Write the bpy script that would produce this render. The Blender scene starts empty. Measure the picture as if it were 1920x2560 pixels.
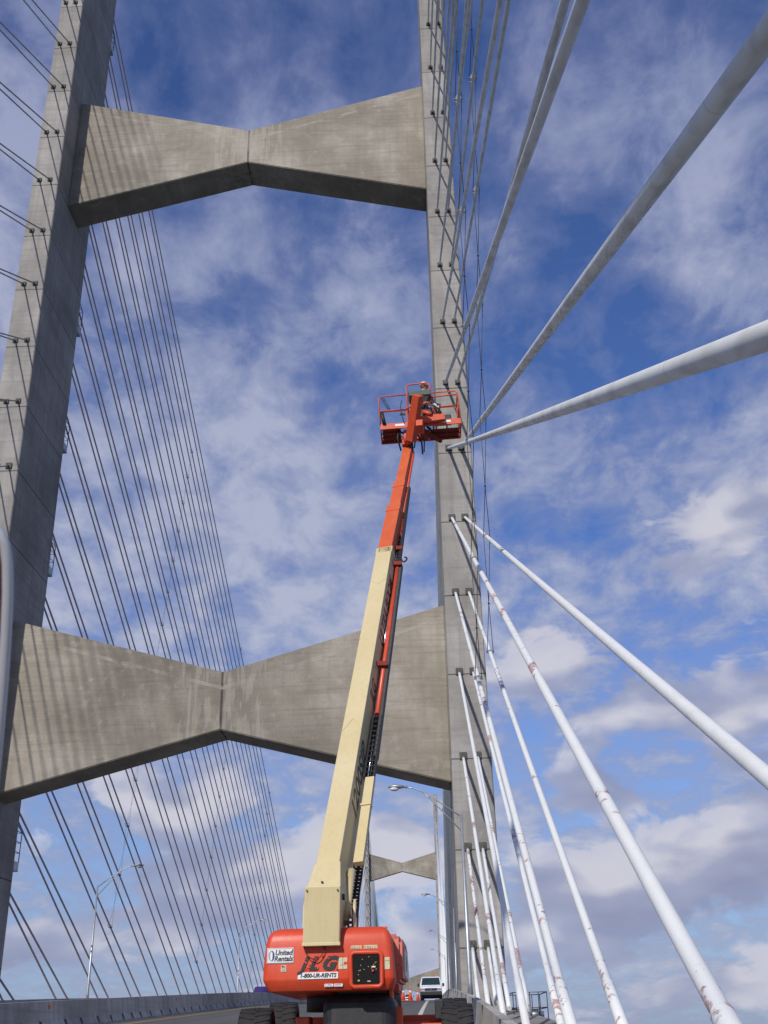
import bpy, bmesh, math, random
from mathutils import Vector, Matrix
random.seed(7)
C = bpy.context.scene.collection
R_ = math.radians

# ------------------------------------------------------------------ helpers
def tagset(o, label=None, cat=None, group=None, kind=None):
    if label: o['label'] = label
    if cat: o['category'] = cat
    if group: o['group'] = group
    if kind: o['kind'] = kind
    return o

def empty(name, loc, label, cat, group=None):
    o = bpy.data.objects.new(name, None); C.objects.link(o)
    o.location = loc; o.empty_display_size = 0.3
    return tagset(o, label, cat, group)

class MB:
    """collects shapes (world coordinates) and links them as one mesh object"""
    def __init__(s): s.bm = bmesh.new(); s.mats = []
    def _m(s, m):
        if m is None: return 0
        if m not in s.mats: s.mats.append(m)
        return s.mats.index(m)
    def quadbox(s, P, mat=None, bev=0, segs=2):
        """P: 8 points, bottom 4 then top 4"""
        t = bmesh.new()
        v = [t.verts.new(p) for p in P]
        for f in ((3,2,1,0),(4,5,6,7),(0,1,5,4),(1,2,6,5),(2,3,7,6),(3,0,4,7)):
            t.faces.new([v[i] for i in f])
        bmesh.ops.recalc_face_normals(t, faces=t.faces[:])
        if bev: bmesh.ops.bevel(t, geom=t.edges[:], offset=bev, segments=segs, affect='EDGES', profile=0.5)
        s.join(t, mat); return s
    def box(s, a, b, mat=None, bev=0, segs=2, rz=0, piv=None):
        x0,y0,z0 = a; x1,y1,z1 = b
        P = [Vector(p) for p in ((x0,y0,z0),(x1,y0,z0),(x1,y1,z0),(x0,y1,z0),(x0,y0,z1),(x1,y0,z1),(x1,y1,z1),(x0,y1,z1))]
        if rz:
            c = Vector(piv) if piv else (Vector(a)+Vector(b))/2
            M = Matrix.Rotation(rz,3,'Z'); P = [M@(p-c)+c for p in P]
        return s.quadbox(P, mat, bev, segs)
    def beam(s, p0, p1, w0, h0, w1=None, h1=None, up=(0,0,1), mat=None, bev=0, off=(0,0)):
        """box from p0 to p1; w across, h along 'up'"""
        p0=Vector(p0); p1=Vector(p1); d=(p1-p0).normalized(); up=Vector(up)
        r=d.cross(up).normalized(); u=r.cross(d).normalized()
        w1=w0 if w1 is None else w1; h1=h0 if h1 is None else h1
        p0=p0+r*off[0]+u*off[1]; p1=p1+r*off[0]+u*off[1]
        P=[]
        for p,w,h in ((p0,w0,h0),(p1,w1,h1)):
            for a,b in ((-1,-1),(1,-1),(1,1),(-1,1)): P.append(p+r*a*w/2+u*b*h/2)
        return s.quadbox(P, mat, bev)
    def tube(s, pts, r, n=8, mat=None, cap=True, closed=False):
        pts=[Vector(p) for p in pts]; t=bmesh.new(); rings=[]; N=len(pts)
        rr = r if isinstance(r,(list,tuple)) else [r]*N
        prev=None
        for i,p in enumerate(pts):
            a=pts[(i-1)%N] if (i>0 or closed) else p; b=pts[(i+1)%N] if (i<N-1 or closed) else p
            d=(b-a).normalized()
            if prev is None:
                q=Vector((0,0,1)) if abs(d.z)<.9 else Vector((1,0,0)); u=d.cross(q).normalized()
            else: u=(prev-d*prev.dot(d)).normalized()
            prev=u; w=d.cross(u)
            rings.append([t.verts.new(p+(u*math.cos(2*math.pi*k/n)+w*math.sin(2*math.pi*k/n))*rr[i]) for k in range(n)])
        for i in range(N if closed else N-1):
            A=rings[i];B=rings[(i+1)%N]
            for k in range(n): t.faces.new((A[k],A[(k+1)%n],B[(k+1)%n],B[k]))
        if cap and not closed:
            t.faces.new(rings[0][::-1]); t.faces.new(rings[-1])
        for f in t.faces: f.smooth = len(f.verts)==4
        s.join(t, mat); return s
    def prism(s, poly, ax, a, b, mat=None, bev=0):
        """extrude 2-D polygon between a and b along axis ax ('X','Y','Z')"""
        t=bmesh.new()
        def P(q,w):
            return {'X':(w,q[0],q[1]),'Y':(q[0],w,q[1]),'Z':(q[0],q[1],w)}[ax]
        A=[t.verts.new(P(q,a)) for q in poly]; B=[t.verts.new(P(q,b)) for q in poly]
        t.faces.new(A); t.faces.new(B[::-1]); n=len(poly)
        for i in range(n): t.faces.new((A[i],A[(i+1)%n],B[(i+1)%n],B[i]))
        bmesh.ops.recalc_face_normals(t, faces=t.faces[:])
        if bev: bmesh.ops.bevel(t, geom=t.edges[:], offset=bev, segments=2, affect='EDGES')
        s.join(t, mat); return s
    def ball(s, c, r, mat=None, sc=(1,1,1), n=12, M=None):
        t=bmesh.new(); bmesh.ops.create_uvsphere(t,u_segments=n,v_segments=max(6,n//2+2),radius=r)
        for v in t.verts:
            q=Vector((v.co.x*sc[0],v.co.y*sc[1],v.co.z*sc[2]))
            v.co=(M@q if M else q)+Vector(c)
        for f in t.faces: f.smooth=True
        s.join(t, mat); return s
    def join(s, t, mat):
        i=s._m(mat)
        for f in t.faces: f.material_index=i
        me=bpy.data.meshes.new('x'); t.to_mesh(me); t.free(); s.bm.from_mesh(me); bpy.data.meshes.remove(me)
        # from_mesh keeps material_index
    def build(s, name, mat=None, parent=None, smooth=False):
        me=bpy.data.meshes.new(name)
        off=Vector((0,0,0))
        q=parent
        while q is not None: off+=q.location; q=q.parent
        if parent is None:
            xs=[v.co for v in s.bm.verts]
            off=Vector((sum(v.x for v in xs)/len(xs),sum(v.y for v in xs)/len(xs),min(v.z for v in xs)))
        for v in s.bm.verts: v.co-=off
        if smooth:
            for f in s.bm.faces: f.smooth=True
        s.bm.to_mesh(me); s.bm.free()
        for m in (s.mats or [mat]): me.materials.append(m)
        o=bpy.data.objects.new(name,me); C.objects.link(o)
        if parent is None: o.location=off
        else: o.parent=parent
        return o

def lettering(txt, size, origin, xdir, ydir, mat, parent, name='lettering', shear=0, depth=0.002, sx=1.0, bold=0.0):
    """text as a mesh, laid out from origin along xdir / ydir"""
    cu=bpy.data.curves.new('t','FONT'); cu.body=txt; cu.size=size; cu.extrude=depth; cu.shear=shear; cu.offset=bold
    cu.align_x='CENTER'; cu.align_y='CENTER'; cu.resolution_u=3
    to=bpy.data.objects.new('t',cu); C.objects.link(to)
    bpy.context.view_layer.update()
    me=bpy.data.meshes.new_from_object(to.evaluated_get(bpy.context.evaluated_depsgraph_get()))
    bpy.data.objects.remove(to); bpy.data.curves.remove(cu)
    X=Vector(xdir).normalized(); Y=Vector(ydir).normalized(); N=X.cross(Y)
    off=Vector((0,0,0)); q=parent
    while q is not None: off+=q.location; q=q.parent
    for v in me.vertices: v.co=Vector(origin)+X*v.co.x*sx+Y*v.co.y+N*v.co.z-off
    me.materials.clear(); me.materials.append(mat)
    o=bpy.data.objects.new(name,me); C.objects.link(o); o.parent=parent
    return o

# ------------------------------------------------------------------ camera
f_px=2644.67; p_=R_(26.32); r_=R_(-1.3302); y_=R_(2.0252); CAM=Vector((12.0324,0,0))
F=Vector((-math.sin(y_)*math.cos(p_),math.cos(y_)*math.cos(p_),math.sin(p_)))
Rr=Vector((math.cos(y_),math.sin(y_),0)); Uu=Rr.cross(F)
RX=Rr*math.cos(r_)+Uu*math.sin(r_); UX=-Rr*math.sin(r_)+Uu*math.cos(r_)
cd=bpy.data.cameras.new('camera'); cam=bpy.data.objects.new('camera',cd); C.objects.link(cam)
M=Matrix((( RX.x,UX.x,-F.x,CAM.x),(RX.y,UX.y,-F.y,CAM.y),(RX.z,UX.z,-F.z,CAM.z),(0,0,0,1)))
cam.matrix_world=M
cd.sensor_fit='VERTICAL'; cd.sensor_height=36; cd.sensor_width=27; cd.lens=f_px/2560*36
cd.clip_start=0.05; cd.clip_end=30000
cd.dof.use_dof=True; cd.dof.focus_distance=45; cd.dof.aperture_fstop=16
bpy.context.scene.camera=cam
def surv(u,v,Y):
    """survey point: where the sight line of a photo pixel meets the plane at distance Y"""
    d=F+RX*((u-960)/f_px)-UX*((v-1280)/f_px); return CAM+d*(Y/d.y)
def survd(u,v,D):
    d=F+RX*((u-960)/f_px)-UX*((v-1280)/f_px); return CAM+d*D

# ------------------------------------------------------------------ materials
def nmat(name): 
    m=bpy.data.materials.new(name); m.use_nodes=True; nt=m.node_tree; b=nt.nodes['Principled BSDF']
    return m,nt,b
def N(nt,t,**k):
    n=nt.nodes.new(t)
    for a,v in k.items(): setattr(n,a,v)
    return n
def noise(nt,scale,detail=4,rough=.55,vec=None,dist=0):
    n=N(nt,'ShaderNodeTexNoise'); n.inputs['Scale'].default_value=scale; n.inputs['Detail'].default_value=detail
    n.inputs['Roughness'].default_value=rough; n.inputs['Distortion'].default_value=dist
    if vec is not None: nt.links.new(vec,n.inputs['Vector'])
    return n.outputs['Fac']
def ramp(nt,fac,stops,interp='LINEAR'):
    r=N(nt,'ShaderNodeValToRGB'); r.color_ramp.interpolation=interp
    e=r.color_ramp.elements
    while len(e)<len(stops): e.new(.5)
    for i,(p,c) in enumerate(stops):
        e[i].position=p; e[i].color=(c if isinstance(c,(tuple,list)) else (c,c,c))+((1,) if not isinstance(c,(tuple,list)) or len(c)==3 else ()) if isinstance(c,(tuple,list)) else (c,c,c,1)
    nt.links.new(fac,r.inputs['Fac']); return r.outputs['Color']
def mix(nt,fac,a,b,mode='MIX'):
    m=N(nt,'ShaderNodeMix',data_type='RGBA',blend_type=mode)
    for s,x in ((m.inputs[0],fac),(m.inputs[6],a),(m.inputs[7],b)):
        if isinstance(x,(int,float)): s.default_value=x
        elif isinstance(x,(tuple,list)): s.default_value=tuple(x)+(1,)
        else: nt.links.new(x,s)
    return m.outputs[2]
def mth(nt,op,a,b=None,c=None,clamp=False):
    m=N(nt,'ShaderNodeMath',operation=op); m.use_clamp=clamp
    for i,x in enumerate((a,b,c)):
        if x is None: continue
        if isinstance(x,(int,float)): m.inputs[i].default_value=x
        else: nt.links.new(x,m.inputs[i])
    return m.outputs[0]
def pos(nt): return N(nt,'ShaderNodeNewGeometry').outputs['Position']
def mapped(nt,vec,scale):
    m=N(nt,'ShaderNodeMapping'); m.inputs['Scale'].default_value=scale; nt.links.new(vec,m.inputs['Vector']); return m.outputs[0]
def bump(nt,b,h,strength=.3,dist=.02):
    n=N(nt,'ShaderNodeBump'); n.inputs['Strength'].default_value=strength; n.inputs['Distance'].default_value=dist
    nt.links.new(h,n.inputs['Height']); nt.links.new(n.outputs[0],b.inputs['Normal'])

def simple(name,col,rough=.5,metal=0,var=.12,scale=6,spec=.5,emit=None):
    m,nt,b=nmat(name); P=pos(nt)
    n=noise(nt,scale,5,.6,P)
    lo=tuple(max(0,c*(1-var)) for c in col); hi=tuple(min(1,c*(1+var)) for c in col)
    nt.links.new(ramp(nt,n,[(.3,lo),(.7,hi)]),b.inputs['Base Color'])
    b.inputs['Roughness'].default_value=rough; b.inputs['Metallic'].default_value=metal
    b.inputs['Specular IOR Level'].default_value=spec
    if emit:
        b.inputs['Emission Color'].default_value=col+(1,); b.inputs['Emission Strength'].default_value=emit
    return m

Z0=3.9; DZ=4.8183
def concrete(name,base,dark,pale,joints=False,groove=False,sk=.55):
    m,nt,b=nmat(name); P=pos(nt)
    big=noise(nt,.22,6,.6,P); mid=noise(nt,1.4,6,.65,P)
    streak=noise(nt,1.0,5,.6,mapped(nt,P,(2.6,2.6,.14)))
    board=noise(nt,1.0,3,.5,mapped(nt,P,(.25,.25,5.0)))
    fine=noise(nt,22,4,.7,P)
    col=ramp(nt,big,[(.3,dark),(.55,base),(.75,pale)])
    col=mix(nt,ramp(nt,streak,[(.42,0.0),(.68,sk)]),col,dark)
    col=mix(nt,ramp(nt,mid,[(.55,0.0),(.72,.5)]),col,pale)
    col=mix(nt,ramp(nt,board,[(.5,0.0),(.66,.25)]),col,tuple(c*.7 for c in dark))
    col=mix(nt,.35,col,ramp(nt,fine,[(.3,.35),(.7,.72)]),'OVERLAY')
    if joints or groove:
        sx=N(nt,'ShaderNodeSeparateXYZ'); nt.links.new(P,sx.inputs[0])
    if joints:
        z=mth(nt,'ADD',sx.outputs[2],-Z0+DZ*50)
        md=mth(nt,'MODULO',z,DZ)
        ab=mth(nt,'MINIMUM',md,mth(nt,'SUBTRACT',DZ,md))
        ln=mth(nt,'LESS_THAN',ab,.035)
        col=mix(nt,mth(nt,'MULTIPLY',ln,.8),col,(.035,.035,.035))
        # rectangular darker patch round each anchor row
        band=mth(nt,'LESS_THAN',mth(nt,'ABSOLUTE',mth(nt,'SUBTRACT',md,1.15)),.9)
        col=mix(nt,mth(nt,'MULTIPLY',band,mth(nt,'MULTIPLY',mid,.22)),col,dark)
        # each lift was poured on its own day: a slight shift of tone from one to the next
        fl=mth(nt,'FLOOR',mth(nt,'DIVIDE',z,DZ)); wn=N(nt,'ShaderNodeTexWhiteNoise',noise_dimensions='1D'); nt.links.new(fl,wn.inputs['W'])
        col=mix(nt,.5,col,ramp(nt,wn.outputs['Value'],[(0,.42),(1,.56)]),'OVERLAY')
    if groove:
        ax=mth(nt,'ABSOLUTE',sx.outputs[0]); ln=mth(nt,'LESS_THAN',ax,.07)
        col=mix(nt,mth(nt,'MULTIPLY',ln,.75),col,(.04,.035,.03))
        near=mth(nt,'LESS_THAN',ax,2.6); pn=noise(nt,3,2,.5,mapped(nt,P,(1.0,1,.12)))
        col=mix(nt,mth(nt,'MULTIPLY',near,ramp(nt,pn,[(.5,0.0),(.53,.35)])),col,pale)
        # pour line running parallel to the sloping top edge, with pale bloom
        v=mth(nt,'SUBTRACT',sx.outputs[2],mth(nt,'MULTIPLY',ax,.292))
        e=noise(nt,.9,5,.6,P)
        for zz in (18.75,62.9):
            dv=mth(nt,'ABSOLUTE',mth(nt,'SUBTRACT',v,zz))
            col=mix(nt,mth(nt,'MULTIPLY',mth(nt,'LESS_THAN',dv,.10),ramp(nt,e,[(.42,0.0),(.6,.6)])),col,pale)
            col=mix(nt,mth(nt,'MULTIPLY',mth(nt,'LESS_THAN',dv,.025),.35),col,dark)
        # form-tie holes in a grid
        tx=mth(nt,'SUBTRACT',mth(nt,'MODULO',mth(nt,'ADD',ax,.6),1.22),.61); tz=mth(nt,'SUBTRACT',mth(nt,'MODULO',sx.outputs[2],1.22),.61)
        tr_=mth(nt,'ADD',mth(nt,'MULTIPLY',tx,tx),mth(nt,'MULTIPLY',tz,tz))
        col=mix(nt,mth(nt,'MULTIPLY',mth(nt,'LESS_THAN',tr_,.0014),.45),col,dark)
        # form-work lines
        for zz in (.0,):
            md=mth(nt,'MODULO',mth(nt,'ADD',sx.outputs[2],mth(nt,'MULTIPLY',ax,-.02)),2.45)
            ln=mth(nt,'LESS_THAN',md,.03); col=mix(nt,mth(nt,'MULTIPLY',ln,.3),col,dark)
    nt.links.new(col,b.inputs['Base Color']); b.inputs['Roughness'].default_value=.9
    b.inputs['Specular IOR Level'].default_value=.2
    bump(nt,b,fine,.25,.02)
    return m
M_LEG=concrete('concrete_leg',(.345,.33,.31),(.215,.205,.195),(.42,.405,.385),joints=True)
M_BEAM=concrete('concrete_beam',(.295,.267,.222),(.19,.17,.14),(.42,.39,.34),groove=True,sk=.3)
M_BARR=concrete('concrete_barrier',(.50,.485,.455),(.25,.24,.22),(.64,.62,.59))
M_DECK=concrete('concrete_deck',(.34,.31,.28),(.2,.19,.175),(.42,.4,.36))

def asphalt():
    m,nt,b=nmat('asphalt'); P=pos(nt)
    f=noise(nt,60,3,.7,P); g=noise(nt,1,5,.6,mapped(nt,P,(.9,.05,1)))
    c=ramp(nt,g,[(.3,(.085,.082,.08)),(.7,(.135,.13,.125))])
    c=mix(nt,.5,c,ramp(nt,f,[(.3,.3),(.7,.75)]),'OVERLAY')
    nt.links.new(c,b.inputs['Base Color']); b.inputs['Roughness'].default_value=.92; bump(nt,b,f,.4,.01); return m
M_ROAD=asphalt()
def roadpaint(name,c):
    m,nt,b=nmat(name); P=pos(nt); n=noise(nt,9,6,.8,P)
    nt.links.new(mix(nt,ramp(nt,n,[(.52,0.0),(.7,.7)]),c,(.13,.13,.12)),b.inputs['Base Color']); b.inputs['Roughness'].default_value=.8; return m
M_WL=roadpaint('white_line',(.62,.62,.58)); M_YL=roadpaint('yellow_line',(.6,.36,.06))

def pipe(name,base,grime,peel=0.0,rough=.42,gr=.5):
    m,nt,b=nmat(name); P=pos(nt)
    g=noise(nt,1.0,3,.5,mapped(nt,P,(5,1.6,1.6)),.4); d=noise(nt,4,3,.5,P)
    col=mix(nt,ramp(nt,g,[(.46,0.0),(.68,gr)]),base,grime)
    # shallow length-wise scuffs and shipping joints every twelve metres
    sp3=N(nt,'ShaderNodeSeparateXYZ'); nt.links.new(P,sp3.inputs[0]); jm=mth(nt,'MODULO',mth(nt,'ADD',sp3.outputs[1],303.0),9.4)
    col=mix(nt,mth(nt,'MULTIPLY',mth(nt,'LESS_THAN',jm,.035),.45),col,grime)
    col=mix(nt,ramp(nt,d,[(.70,0.0),(.76,.35)]),col,tuple(c*.6 for c in grime))
    rg=ramp(nt,g,[(.3,rough),(.7,rough+.25)])
    if peel:
        a=noise(nt,.5,2,.5,P); q=noise(nt,4.2,5,.6,P,.3)
        s=mth(nt,'ADD',mth(nt,'MULTIPLY',a,.55),mth(nt,'MULTIPLY',q,.55))
        pk=ramp(nt,s,[(peel,0.0),(peel+.008,1.0)])
        und=ramp(nt,noise(nt,14,3,.5,P),[(.45,(.54,.33,.31)),(.68,(.22,.19,.18))])
        col=mix(nt,pk,col,und)
        edge=ramp(nt,s,[(peel-.012,0.0),(peel-.003,.5),(peel+.002,0.0)])
        col=mix(nt,edge,col,(.12,.11,.1))
    nt.links.new(col,b.inputs['Base Color']); nt.links.new(rg,b.inputs['Roughness'])
    return m
M_PW=pipe('pipe_white',(.74,.76,.75),(.5,.51,.49),gr=.35)
M_PP=pipe('pipe_peeling',(.74,.76,.75),(.56,.57,.55),.645,gr=.3)
M_PP2=pipe('pipe_badly_peeling',(.74,.76,.75),(.56,.57,.55),.612,gr=.3)
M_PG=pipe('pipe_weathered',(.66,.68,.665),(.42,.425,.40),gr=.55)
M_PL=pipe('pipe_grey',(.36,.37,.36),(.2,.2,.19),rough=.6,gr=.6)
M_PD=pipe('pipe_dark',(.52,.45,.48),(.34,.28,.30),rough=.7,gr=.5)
M_PLATE=simple('anchor_metal',(.075,.08,.07),.8,0,.3,5)
M_WIRE=simple('wire',(.05,.05,.055),.6,.3,.2)
M_GALV=simple('galvanised',(.42,.44,.46),.42,.6,.15,4)

def paint(name,col,fade,rough=.38,worn=(.25,.13,.06),amt=.35,scale=1.2,streak=True):
    m,nt,b=nmat(name); P=pos(nt)
    a=noise(nt,scale,6,.65,P); st=noise(nt,1,5,.6,mapped(nt,P,(14,14,1.0))); d=noise(nt,40,3,.6,P); q=noise(nt,7,7,.7,P)
    c=mix(nt,ramp(nt,a,[(.35,0.0),(.7,.65)]),col,fade)
    if streak: c=mix(nt,ramp(nt,st,[(.5,0.0),(.78,amt)]),c,worn)
    c=mix(nt,ramp(nt,q,[(.62,0.0),(.7,amt*1.4)]),c,worn)
    c=mix(nt,ramp(nt,d,[(.68,0.0),(.74,.5)]),c,(.08,.06,.05))
    nt.links.new(c,b.inputs['Base Color']); nt.links.new(ramp(nt,a,[(.3,rough),(.7,rough+.22)]),b.inputs['Roughness'])
    bump(nt,b,q,.06,.01); return m
M_OR=paint('orange_hood',(.60,.052,.014),(.66,.10,.045),.36,(.30,.04,.02),.30,1.3,True)
M_ORF=paint('orange_faded',(.56,.13,.085),(.66,.2,.15),.45,(.42,.07,.04),.25,1.6)
M_ORS=paint('orange_steel',(.60,.075,.022),(.62,.11,.045),.42,(.30,.05,.02),.35,2.2)
M_ORB=paint('orange_boom',(.60,.09,.025),(.60,.15,.05),.42,(.34,.15,.03),.75,2.2)
M_RUST=paint('rusty_red',(.28,.04,.025),(.17,.045,.03),.8,(.08,.03,.02),.5,4)
M_CR=paint('cream',(.60,.50,.27),(.65,.56,.35),.42,(.36,.28,.15),.24,.8,True)
M_RT=simple('red_tube',(.62,.085,.04),.35,0,.1)
M_BLK=simple('black_steel',(.018,.018,.02),.55,0,.3,12)
M_BAY=simple('bay_black',(.006,.006,.007),.7,0,.5,30,.2)
M_RUB=simple('rubber',(.022,.021,.022),.85,0,.3,10)
M_CHR=simple('chrome',(.75,.77,.8),.15,1,.05)
M_GLS=simple('dark_glass',(.02,.04,.04),.08,0,.2,3,.9)
M_WHT=simple('white_paint',(.78,.79,.8),.35,0,.04)
M_DEC=simple('decal_white',(.72,.73,.74),.5,0,.06,30)
M_DEY=simple('decal_cream',(.55,.50,.33),.6,0,.25,45)
M_DEB=simple('decal_blue',(.02,.04,.16),.5,0,.1)
M_DEG=simple('decal_grey',(.32,.34,.37),.5,0,.1)
M_INK=simple('ink_black',(.02,.02,.025),.6,0,.2)
M_INKB=simple('ink_boom',(.07,.062,.055),.6,0,.2)
M_BTN=simple('button_yellow',(.65,.42,.04),.5,0,.1)
M_RED=simple('button_red',(.6,.02,.02),.5,0,.1)
M_AMB=simple('amber_lens',(.8,.16,.02),.25,0,.1)
M_PUR=simple('purple_paint',(.05,.03,.16),.3,0,.1)
M_CONE=simple('cone_orange',(.8,.09,.025),.6,0,.08)
M_GRN=simple('grey_green_tray',(.10,.14,.135),.6,0,.15)
M_HIV=simple('hivis_orange',(.85,.16,.03),.8,0,.1)
M_YST=simple('hivis_yellow',(.75,.85,.05),.7,0,.05)
M_SKIN=simple('skin',(.32,.15,.10),.6,0,.1)
M_CLO=simple('dark_clothes',(.03,.033,.045),.9,0,.3)
M_HEL=simple('helmet_white',(.72,.76,.72),.3,0,.04)
M_FRM=simple('frame_metal',(.50,.51,.54),.35,.3,.03); M_MAR=simple('maroon_panel',(.05,.012,.012),.7,0,.1)
M_BAG=simple('white_bag',(.75,.77,.82),.6,0,.08,20)

# ------------------------------------------------------------------ road profile
KN=[(-120,-8.4),(-60,-4.9),(0,-1.45),(31,.17),(42,.62),(54,1.10),(80,2.05),(95,2.49),(110,2.88),(150,3.89),(200,5.14),(265,6.58),(330,7.05),(454,5.6),(600,1.6),(760,-4)]
def zr(Y):
    if Y<=KN[0][0]: return KN[0][1]
    if Y>=KN[-1][0]: return KN[-1][1]
    for i in range(len(KN)-1):
        if KN[i][0]<=Y<=KN[i+1][0]:
            x0,z0=KN[i];x1,z1=KN[i+1]
            def sl(j):
                if j==0: return (KN[1][1]-KN[0][1])/(KN[1][0]-KN[0][0])
                if j==len(KN)-1: return (KN[-1][1]-KN[-2][1])/(KN[-1][0]-KN[-2][0])
                h0=KN[j][0]-KN[j-1][0];h1=KN[j+1][0]-KN[j][0]
                s0=(KN[j][1]-KN[j-1][1])/h0;s1=(KN[j+1][1]-KN[j][1])/h1
                return (s0*h1+s1*h0)/(h0+h1)
            h=x1-x0;t=(Y-x0)/h;m0=sl(i)*h;m1=sl(i+1)*h
            return (2*t**3-3*t*t+1)*z0+(t**3-2*t*t+t)*m0+(-2*t**3+3*t*t)*z1+(t**3-t*t)*m1
def ys(a,b,st): 
    n=max(1,round((b-a)/st)); return [a+(b-a)*i/n for i in range(n+1)]
def ribbon(name,prof,a,b,st,mat,off=0,closed=True):
    """sweep cross-section prof [(X,dz)] along the road"""
    t=bmesh.new(); rows=[]
    for Y in ys(a,b,st): rows.append([t.verts.new((x,Y,zr(Y)+dz+off)) for x,dz in prof])
    n=len(prof)
    for A,B in zip(rows,rows[1:]):
        for i in range(n if closed else n-1): t.faces.new((A[i],A[(i+1)%n],B[(i+1)%n],B[i]))
    if closed: t.faces.new(rows[0]); t.faces.new(rows[-1][::-1])
    bmesh.ops.recalc_face_normals(t,faces=t.faces[:])
    mb=MB(); mb.join(t,mat); return mb.build(name,mat)
YE=700
w=MB(); w.box((-9000,-9000,-54),(9000,14000,-53)); 
def water():
    m,nt,b=nmat('river'); P=pos(nt); n=noise(nt,.25,6,.6,P)
    b.inputs['Base Color'].default_value=(.02,.045,.06,1); b.inputs['Roughness'].default_value=.12; bump(nt,b,n,.4,.4); return m
tagset(w.build('river_water',water()),kind='structure')
tagset(ribbon('bridge_deck',[(-16.2,-.25),(16.2,-.25),(16.2,-1.5),(13,-2.1),(-13,-2.1),(-16.2,-1.5)],-110,YE,4,M_DECK,off=-.02),kind='structure')
tagset(ribbon('road',[(0.55,0),(13.0,0),(13.0,-.15),(.55,-.15)],-110,YE,2,M_ROAD),kind='structure')
tagset(ribbon('opposite_road',[(-13.0,0),(-.55,0),(-.55,-.15),(-13.0,-.15)],-110,YE,2,M_ROAD),kind='structure')
def line(name,x0,x1,a,b,mat): 
    return tagset(ribbon(name,[(x0,.006),(x1,.006)],a,b,2,mat,closed=False),kind='structure')
line('edge_line',11.33,11.50,-100,600,M_WL); line('median_line',1.35,1.5,-100,600,M_YL)
line('opposite_edge_line',-11.5,-11.35,-100,600,M_WL)
for xx in (4.5,7.95):
    mb=None
    t=bmesh.new()
    Y=-30+ (2 if xx==4.5 else 8)
    while Y<330:
        a=[t.verts.new((x,yy,zr(yy)+.006)) for yy in (Y,) for x in (xx-.06,xx+.06)]
        for yy in (Y+1,Y+2,Y+3):
            b_=[t.verts.new((x,yy,zr(yy)+.006)) for x in (xx-.06,xx+.06)]
            t.faces.new((a[0],a[1],b_[1],b_[0])); a=b_
        Y+=12.19
    mb=MB(); mb.join(t,M_WL); tagset(mb.build('lane_line',M_WL),kind='structure')

# ------------------------------------------------------------------ barriers
def barrier(name,prof,label,st=3,a=-60,b=YE,joint=None):
    o=ribbon(name,prof,a,b,st,M_BARR); tagset(o,label,'barrier'); return o
medprof=[(-.32,-.1),(-.32,.06),(-.2,.26),(-.13,.81),(.15,.81),(.22,.26),(.34,.06),(.34,-.1)]
med=barrier('median_barrier',medprof,'long grey concrete median barrier with dark drain slots beside the yellow line')
rb=barrier('parapet_barrier',[(12.72,-.1),(12.74,.07),(12.86,.25),(12.93,.71),(13.07,.71),(13.12,-.3),(12.72,-.3)],'concrete parapet at the right road edge running past the pylon foot')
lb=barrier('parapet_barrier',[(-12.72,-.1),(-12.74,.07),(-12.86,.25),(-12.93,.71),(-13.07,.71),(-13.12,-.3),(-12.72,-.3)],'concrete parapet along the far left edge of the bridge deck')
# drain slots and expansion joints of the median, as thin dark pieces; the slots' black stands in for the shade inside
sl=MB(); Y=24.
while Y<92:
    for k in (0,):
        z=zr(Y)
        sl.quadbox([Vector(p) for p in ((.33,Y,z+.05),(.345,Y,z+.05),(.345,Y+.22,z+.05),(.33,Y+.22,z+.05),(.235,Y+.05,z+.27),(.25,Y+.05,z+.27),(.25,Y+.2,z+.27),(.235,Y+.2,z+.27))])
    Y+=random.choice((1.6,1.9,2.3,1.3))
so=sl.build('drain_slot',M_INK,med); so['kind']='stuff'
jt=MB()
for i in range(40):
    Y=-20+i*6.1; z=zr(Y)
    jt.box((12.90,Y,z+.28),(13.08,Y+.02,z+.714))
jo=jt.build('joint_seal',M_INK,rb); jo['kind']='stuff'
for Y in (35.2,52.6,77):
    z=zr(Y); rf=MB(); rf.box((.165,Y,z+.60),(.21,Y+.12,z+.72),M_AMB,.01); rf.build('reflector',M_AMB,med)

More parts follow.
